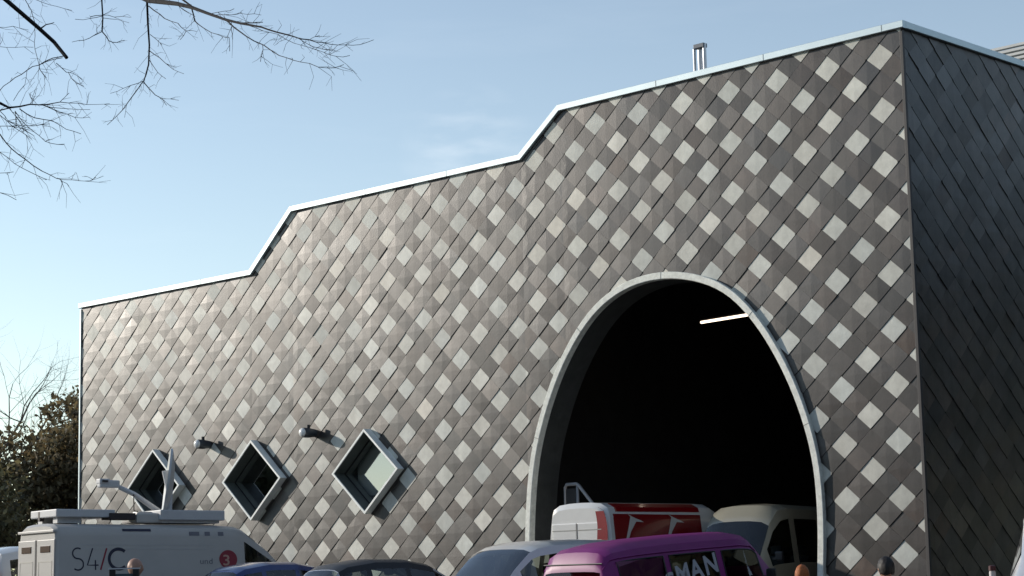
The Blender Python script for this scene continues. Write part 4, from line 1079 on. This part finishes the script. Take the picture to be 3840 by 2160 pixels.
for k in range(8): bare_growth(tb, rg, Vector((.1, 0, 4.5+.35*k)), Vector((math.cos(k*2.4)*.75, math.sin(k*2.4)*.75, .8)).normalized(), 4.3, .085, 3)
tb.build('crown', mat('twigs', (.09, .07, .06), .9), bt)
# unseen trees added right of and behind the viewpoint to block sky light
G2 = 'unseen tall trees that block sky light around the car park'
for i, (x, y, h) in enumerate(((12, 34, 15), (17, 23, 15), (18, 12, 14), (21, 4, 14), (27, -4, 15), (33, -14, 15), (38, -26, 16), (38, -40, 15), (30, -52, 16), (18, -58, 15), (4, -60, 15))):
    leafy_tree('unseen tall evergreen added to keep sky light off the shaded sides', x, y, h, 6.2, 6.2, 9000, 20+i, M_LEAF2, size=.6, group=G2, zlo=1.0, cl=60)
leafy_tree('unseen round evergreen added across the car park to darken the window reflections', -59, -24, 7.6, 3.6, 3.6, 9000, 51, M_LEAF2, size=.4, zlo=.5)  # unseen pair, added so the left and middle panes reflect something dark
leafy_tree('lower unseen evergreen added beside the larger one to darken the window reflections', -52.6, -24.4, 6.8, 3.0, 3.0, 9000, 52, M_LEAF2, size=.4, zlo=.5)
for i, (x, y, h) in enumerate(((-3, -52, 13), (-16, -51, 12.5), (-29, -49, 13), (-42, -45, 12), (-54, -40, 6.2), (-67, -36, 6.0))):  # unseen belt, placed to cut low sky reflections on the lower facade
    leafy_tree('unseen tall evergreen added to keep sky light off the shaded sides', x, y, h, 7.2, 5.5, 7000, 60+i, M_LEAF2, size=.6, group=G2, zlo=1.0, cl=60)
# the tree whose bare limbs hang into the picture; trunk stands left of the viewpoint
M_TWIG = mat('near_bark', (.012, .012, .016), .9)
bt = empty('overhanging_tree', (0, 0, 0)); tag(bt, 'bare tree whose dark limbs and fine twigs hang into the top left of the sky', 'tree')
def dep(px, py):
    if px < -60: px = -60+(px+60)*.06
    if py < -60: py = -60+(py+60)*.06
    return 14.0+1.6*math.sin(px/420+.5)+1.1*math.cos(py/300)+.7*math.sin((px-py)/170)
def P3(px, py): return at(px, py, dep(px, py))
tz = P3(-2420, 1060); tx0, ty0 = tz.x, tz.y; tg = -.45
Z = 1/1.7766
MB().tube([(tx0, ty0, tg-.1), (tx0+.1, ty0, tg+1.0), (tx0-.1, ty0+.1, tg+2.6), tuple(P3(-4250*Z, 300*Z)), tuple(P3(-4200*Z, -600*Z)), tuple(P3(-4100*Z, -1700*Z)), tuple(P3(-3900*Z, -2600*Z))], [.30, .24, .22, .19, .15, .11, .05], n=12).build('trunk', M_TWIG, bt, smooth=True)
rg = random.Random(11)
Z = 1/1.7766
LIMBS = [  # (width px at start, width at end, points in enlarged px)
 (30, 17, [(-4200, -600), (-1800, -700), (-500, -420), (40, 0), (250, 180), (360, 280), (445, 385)]),
 (5, 2.5, [(430, 372), (350, 388), (260, 430), (180, 465), (60, 545), (-40, 640)]), (4, 2.5, [(415, 385), (300, 412), (260, 432)]),
 (3.5, 1.5, [(375, 420), (440, 475), (490, 490), (550, 530)]), (3, 1.5, [(455, 480), (500, 550), (560, 575)]), (4, 2, [(262, 430), (270, 480), (310, 520)]),
 (3, 1.5, [(180, 470), (160, 560), (90, 670)]), (3, 2.5, [(20, -16), (130, -60), (210, 70), (235, 150), (230, 330), (260, 430)]), (7, 3, [(270, 190), (310, 165), (360, 150)]),
 (3, 1.5, [(-420, 577), (-60, 310), (100, 318), (222, 315)]), (3, 1.5, [(-500, -420), (-60, 185), (90, 180), (190, 200)]),
 (12, 7, [(-1800, -700), (-200, -560), (640, -200), (678, 0), (685, 120), (680, 210)]), (5, 2, [(680, 210), (620, 240), (560, 265), (480, 280)]), (5, 2, [(680, 210), (730, 270), (780, 283), (830, 268)]),
 (4, 2, [(600, 112), (680, 100), (760, 112), (870, 116)]), (3, 1.5, [(690, 120), (780, 130), (860, 152)]), (3, 1.5, [(685, 105), (600, 125), (500, 128)]),
 (11, 7, [(975, -5), (980, 20), (985, 150), (995, 300), (990, 430)]), (7, 4, [(990, 430), (978, 490), (955, 540), (920, 590)]), (4.5, 1.8, [(920, 590), (850, 690), (780, 770), (715, 832)]),
 (4, 1.5, [(998, 340), (1060, 385), (1150, 460), (1225, 492)]), (3, 1.5, [(995, 400), (1050, 480), (1105, 525)]), (4, 1.5, [(955, 540), (870, 570), (735, 622)]), (4.5, 1.5, [(955, 545), (1030, 630), (1080, 655), (1190, 668)]),
 (2.5, 1.2, [(1080, 655), (1110, 702)]), (2.5, 1.2, [(842, 700), (830, 782)]), (3, 1.5, [(1000, 230), (1050, 275), (1080, 300)]),
 (30, 24, [(-1800, -700), (-600, -640), (400, -260), (990, 2)]), (24, 14, [(990, 2), (1180, 25), (1280, 50), (1400, 95)]), (14, 8, [(1400, 95), (1500, 130), (1600, 155), (1740, 180)]), (8, 3, [(1740, 180), (1900, 230), (2060, 265), (2200, 295)]), (3, 1.5, [(2200, 295), (2400, 295), (2490, 265)]),
 (7, 4, [(1500, 130), (1560, 180), (1640, 240), (1750, 300), (1860, 370)]), (4, 2.5, [(1860, 370), (2000, 415), (2120, 440), (2240, 452), (2290, 430)]), (12, 8, [(900, -38), (1150, -50), (1220, 0), (1285, 48)]),
 (5, 2, [(990, 40), (1100, 120), (1180, 160), (1240, 205), (1310, 210)]), (3, 1.5, [(1240, 205), (1200, 265)]), (6, 3, [(1278, 60), (1300, 140), (1360, 190), (1450, 230)]), (3, 1.5, [(1450, 230), (1530, 260), (1530, 342)]),
 (4, 2, [(1180, 30), (1240, 75), (1300, 110)]), (6, 4, [(1600, 155), (1680, 150), (1750, 148)]), (3.5, 1.5, [(1620, 160), (1750, 200), (1850, 230), (1960, 290), (2050, 310), (2150, 350), (2240, 380), (2330, 370)]),
 (3, 1.5, [(1980, 250), (2080, 310), (2210, 332)]), (3, 1.3, [(1750, 300), (1755, 350), (1735, 412)]), (3, 1.5, [(1400, 92), (1500, 72), (1560, 58)]), (3, 1.5, [(1430, 100), (1600, 90), (1740, 100)]), (3, 1.5, [(1540, 150), (1545, 200), (1550, 262)]), (2.5, 1.2, [(2060, 265), (2100, 240), (2130, 235)]),
 (34, 9, [(-4250, 300), (-1200, 430), (-300, 600), (0, 687), (60, 717)]), (9, 4, [(60, 717), (130, 710), (200, 695), (290, 700), (400, 680)]), (4, 1.5, [(400, 680), (520, 685), (640, 702), (730, 690)]), (9, 5, [(-300, 600), (-200, 735), (0, 735), (60, 720)]),
 (4, 1.5, [(290, 703), (400, 720), (500, 730), (600, 730)]), (4, 1.5, [(300, 705), (400, 750), (500, 785), (600, 780)]), (4.5, 1.5, [(130, 725), (230, 785), (350, 805), (440, 860), (540, 892)]), (5, 3, [(-300, 600), (-60, 700), (0, 765), (80, 840), (140, 880), (212, 927)]),
 (3.5, 1.5, [(100, 740), (170, 830), (260, 910), (340, 955), (430, 960)]), (4, 2, [(-300, 600), (-100, 850), (0, 846), (150, 835), (330, 825)]), (6, 4, [(-300, 600), (-200, 700), (0, 900), (80, 990), (170, 1065), (280, 1140)]), (4, 1.8, [(280, 1140), (380, 1185), (520, 1210), (600, 1205), (640, 1180)]),
 (4, 2, [(-300, 600), (-150, 900), (0, 1010), (100, 1090), (200, 1150), (310, 1197)]), (3, 1.5, [(-300, 600), (-60, 1160), (0, 1155), (90, 1145)]), (3, 1.5, [(100, 740), (108, 800), (112, 850)]), (3, 1.5, [(400, 680), (430, 650), (460, 620)]), (3, 1.5, [(215, 695), (210, 660), (195, 625)]), (2.5, 1.2, [(380, 1185), (420, 1210), (460, 1242)]), (3, 1.5, [(-300, 600), (-80, 1250), (0, 1280), (110, 1332)]),
 (3, 1.5, [(20, -16), (120, -40), (330, 30), (480, 70)]), (3, 1.5, [(60, 720), (100, 770), (140, 830), (160, 880)]), (3, 1.5, [(0, 740), (60, 800), (115, 795)])]
cb = MB()
for w0, w1, pts in LIMBS:
    Q = []; n = len(pts)
    sub = []
    for k in range(n-1):
        m_ = max(2, int(math.dist(pts[k], pts[k+1])/45)) if pts[k+1][0] > -300 else 3
        for j in range(m_): sub.append((lerp(pts[k][0], pts[k+1][0], j/m_), lerp(pts[k][1], pts[k+1][1], j/m_)))
    sub.append(pts[-1]); N_ = len(sub)
    sub = [(a+(rg.gauss(0, 3.2) if 0 < i < N_-1 and a > -100 and w0 < 9 else 0), b_+(rg.gauss(0, 3.2) if 0 < i < N_-1 and a > -100 and w0 < 9 else 0)) for i, (a, b_) in enumerate(sub)]
    p3 = [P3(a*Z, b_*Z) for a, b_ in sub]
    rad = [max(.0021, lerp(w0, w1, i/(N_-1))*Z*.78*dep(sub[i][0]*Z, sub[i][1]*Z)/FPX) for i in range(N_)]
    cb.tube(p3, rad, n=6 if w0 > 6 else 4, cap=False)
    if w0 < 15:
        for i in [q_ for q_ in range(1, N_-1) for _ in (0, 1)]:        # short side shoots, in true 3-D directions
            if sub[i][0] < -20 or rg.random() < .45: continue
            t = (p3[i+1]-p3[i-1]).normalized(); d_ = (t*.8+Vector((rg.gauss(0, .6), rg.gauss(0, .6), rg.gauss(-.05, .6)))).normalized(); L = rg.uniform(.06, .22)
            m1 = p3[i]+d_*L*.55; e1 = m1+(d_+Vector((rg.gauss(0, .3), rg.gauss(0, .3), rg.gauss(0, .3)))).normalized()*L*.5
            cb.tube([p3[i], m1, e1], [.0019, .0014, .0009], n=3, cap=False)
            if rg.random() < .5:
                e2 = m1+(d_+Vector((rg.gauss(0, .8), rg.gauss(0, .8), rg.gauss(0, .8)))).normalized()*L*.4; cb.tube([m1, e2], [.0012, .0008], n=3, cap=False)
cb.build('crown', M_TWIG, bt)
